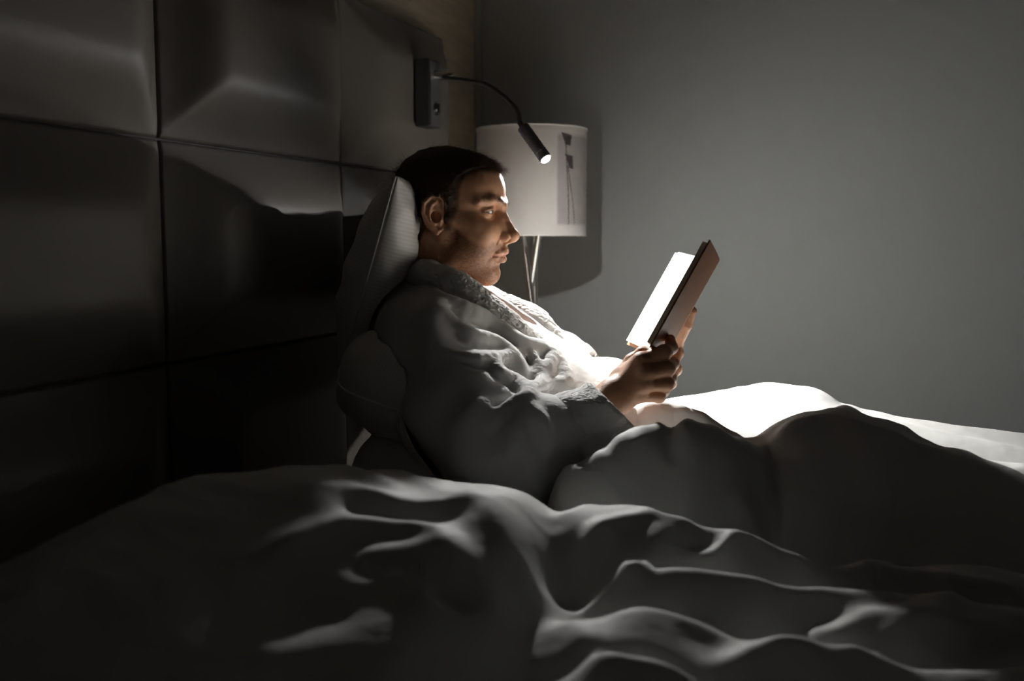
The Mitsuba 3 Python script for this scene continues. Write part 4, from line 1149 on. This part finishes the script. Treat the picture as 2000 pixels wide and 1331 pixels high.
# crests and tucks of the duvets: rows (x, y), height, width
FAR_FOLDS = [
    ([(0.840, 1.403), (0.865, 1.430)], 0.007, 0.008),
    ([(0.826, 1.402), (0.866, 1.412), (0.899, 1.434)], 0.008, 0.007),
    ([(0.679, 1.439), (0.714, 1.277), (0.723, 1.261), (0.718, 1.241)], -0.022, 0.01),
    ([(0.652, 1.262), (0.646, 1.432), (0.703, 1.294)], 0.006, 0.008),
    ([(0.697, 1.443), (0.732, 1.284), (0.732, 1.266), (0.732, 1.249)], 0.008, 0.01),
    ([(0.585, 1.385), (0.651, 1.253), (0.687, 1.256), (0.719, 1.250)], 0.006, 0.009),
    ([(0.778, 1.254), (0.813, 1.282), (0.854, 1.328), (0.900, 1.321), (0.932, 1.322)], 0.016, 0.009),
    ([(0.803, 1.266), (0.837, 1.305), (0.875, 1.315)], 0.01, 0.006),
    ([(0.798, 1.255), (0.827, 1.279), (0.865, 1.295)], 0.012, 0.007),
    ([(0.844, 1.302), (0.870, 1.306), (0.877, 1.300)], 0.009, 0.006),
    ([(0.765, 1.253), (0.807, 1.281), (0.873, 1.340)], -0.014, 0.014),
    ([(0.953, 1.408), (0.973, 1.376), (0.962, 1.345)], 0.01, 0.02),
    ([(0.829, 1.370), (0.816, 1.308), (0.794, 1.276)], -0.01, 0.016),
    ([(1.025, 1.428), (1.076, 1.423), (1.124, 1.413)], 0.008, 0.016),
    ([(0.963, 1.322), (1.024, 1.351), (1.085, 1.371)], -0.012, 0.02),
    ([(0.668, 1.678), (0.717, 1.672), (0.759, 1.610)], 0.006, 0.005),
    ([(0.680, 1.451), (0.698, 1.440), (0.712, 1.445)], -0.006, 0.005),
]
NEAR_FOLDS = [
    ([(0.633, 1.037), (0.648, 1.009), (0.660, 0.987), (0.679, 0.959), (0.706, 0.942)], -0.045, 0.02),
    ([(0.434, 0.801), (0.432, 0.842), (0.430, 0.886), (0.423, 0.925)], 0.01, 0.016),
    ([(0.427, 0.776), (0.446, 0.818), (0.475, 0.868), (0.512, 0.896), (0.559, 0.893)], 0.016, 0.011),
    ([(0.448, 0.917), (0.483, 0.920), (0.523, 0.949), (0.555, 0.988)], 0.012, 0.012),
    ([(0.463, 0.889), (0.504, 0.913), (0.547, 0.936)], -0.01, 0.01),
    ([(0.469, 0.798), (0.501, 0.840), (0.548, 0.868), (0.581, 0.880)], 0.012, 0.012),
    ([(0.487, 0.786), (0.531, 0.823), (0.581, 0.855)], 0.008, 0.01),
    ([(0.559, 0.820), (0.583, 0.813), (0.609, 0.825), (0.623, 0.848), (0.622, 0.864)], 0.016, 0.014),
    ([(0.565, 0.831), (0.590, 0.834), (0.606, 0.846)], -0.012, 0.014),
    ([(0.373, 0.713), (0.385, 0.694)], 0.008, 0.012),
    ([(0.405, 0.759), (0.424, 0.740), (0.431, 0.706)], 0.006, 0.016),
    ([(0.646, 1.004), (0.669, 1.035), (0.696, 1.066), (0.757, 1.111)], 0.016, 0.01),
    ([(0.757, 1.111), (0.798, 1.112), (0.844, 1.110), (0.888, 1.112)], 0.014, 0.011),
    ([(0.692, 1.047), (0.708, 1.031), (0.727, 0.996), (0.739, 1.047), (0.750, 1.060)], 0.016, 0.008),
    ([(0.717, 1.040), (0.727, 1.059), (0.751, 1.082), (0.767, 1.088)], 0.01, 0.007),
    ([(0.750, 1.060), (0.777, 1.065), (0.808, 1.082), (0.823, 1.098)], 0.012, 0.007),
    ([(0.814, 1.085), (0.823, 1.098), (0.855, 1.110), (0.893, 1.114), (0.936, 1.131)], 0.012, 0.007),
    ([(0.825, 1.085), (0.858, 1.085), (0.894, 1.114)], 0.012, 0.007),
    ([(0.661, 0.956), (0.673, 0.954), (0.689, 0.962), (0.699, 0.971)], 0.014, 0.008),
    ([(0.982, 1.168), (0.960, 1.163), (0.957, 1.149), (0.974, 1.147)], 0.012, 0.007),
    ([(0.974, 1.147), (1.011, 1.159), (1.059, 1.167), (1.101, 1.176), (1.121, 1.179)], 0.014, 0.009),
    ([(1.048, 1.164), (1.038, 1.082), (1.013, 1.056), (0.964, 1.015)], 0.012, 0.01),
    ([(0.902, 0.990), (0.935, 1.008), (0.964, 1.038), (1.008, 1.063)], 0.012, 0.009),
    ([(0.827, 0.888), (0.865, 0.911), (0.900, 0.935), (0.928, 0.934)], 0.012, 0.01),
    ([(0.692, 0.896), (0.715, 0.870), (0.748, 0.815)], 0.014, 0.012),
    ([(0.937, 0.935), (0.988, 1.019), (1.051, 1.056), (1.106, 1.093)], 0.012, 0.011),
    ([(0.741, 0.970), (0.825, 0.928), (0.890, 1.017), (0.938, 1.050)], -0.016, 0.022),
    ([(0.589, 0.975), (0.618, 0.944), (0.643, 0.919), (0.671, 0.866)], 0.008, 0.016),
]

def h_far(x, y):
    h = h_far_base(x, y) + wrinkles(x, y, 2.0, 0.0075) * (1 - 0.6 * ramp(1.50, 1.66, y)) + crests(x, y, FAR_FOLDS)
    e = edge_far(x, y)
    return 0.507 + (np.maximum(h, 0.522) - 0.507) * e ** 0.5
def h_near(x, y):
    h = h_near_base(x, y) + wrinkles(x, y, 7.0, 0.0080) + crests(x, y, NEAR_FOLDS)
    e = edge_near(x, y)
    return 0.507 + (np.maximum(h, 0.525) - 0.507) * e ** 0.5
def sheet(h, x0, x1, y0, y1, step, edge, under):
    nx, ny = int((x1 - x0) / step), int((y1 - y0) / step)
    x, y = np.meshgrid(np.linspace(x0, x1, nx), np.linspace(y0, y1, ny), indexing='ij')
    z = ndimage.gaussian_filter(h(x, y), 1.3)
    keep = edge(x, y) > 0.001
    cell = keep[:-1, :-1] & keep[1:, :-1] & keep[1:, 1:] & keep[:-1, 1:]
    i = np.arange(nx * ny).reshape(nx, ny)
    q = np.stack([i[:-1, :-1], i[1:, :-1], i[1:, 1:], i[:-1, 1:]], -1)[cell]
    zb = under(x, y, z)
    v = np.vstack([np.stack([x, y, z], -1).reshape(-1, 3), np.stack([x, y, zb], -1).reshape(-1, 3)])
    e = np.concatenate([np.stack([q[:, k], q[:, (k + 1) % 4]], 1) for k in range(4)])
    key = np.sort(e, 1)
    _, inv, cnt = np.unique(key[:, 0] * (nx * ny) + key[:, 1], return_inverse=True, return_counts=True)
    b = e[cnt[inv.ravel()] == 1]
    n = nx * ny
    qq = np.vstack([q, q[:, ::-1] + n, np.stack([b[:, 1], b[:, 0], b[:, 0] + n, b[:, 1] + n], 1)])
    m = trimesh.Trimesh(v, np.vstack([qq[:, [0, 1, 2]], qq[:, [0, 2, 3]]]), process=False)
    m.remove_unreferenced_vertices()
    return m
def under_far(x, y, z):
    return np.maximum(0.5035, z - 0.030)
def under_near(x, y, z):
    f = np.where(edge_far(x, y) > 0.001, h_far(x, y) + 0.002, 0.5035)
    return np.minimum(np.maximum(np.maximum(0.5035, f), z - 0.045), z - 0.001)
def h_near_on_top(x, y):
    f = np.where(edge_far(x, y) > 0.001, h_far(x, y) + 0.004, 0.505)
    return np.maximum(h_near(x, y), f)
far = sheet(h_far, 0.54, 2.11, 1.03, 1.995, 0.0035, edge_far, under_far)
add('duvet', far, 'mat_duvet', smooth=True, label='white duvet over the man\'s raised knees and legs', category='duvet')
near = sheet(h_near_on_top, 0.08, 2.11, 0.165, 1.32, 0.0040, edge_near, under_near)
add('duvet', near, 'mat_duvet', smooth=True, label='rumpled white duvet heaped on the empty near side of the bed', category='duvet')
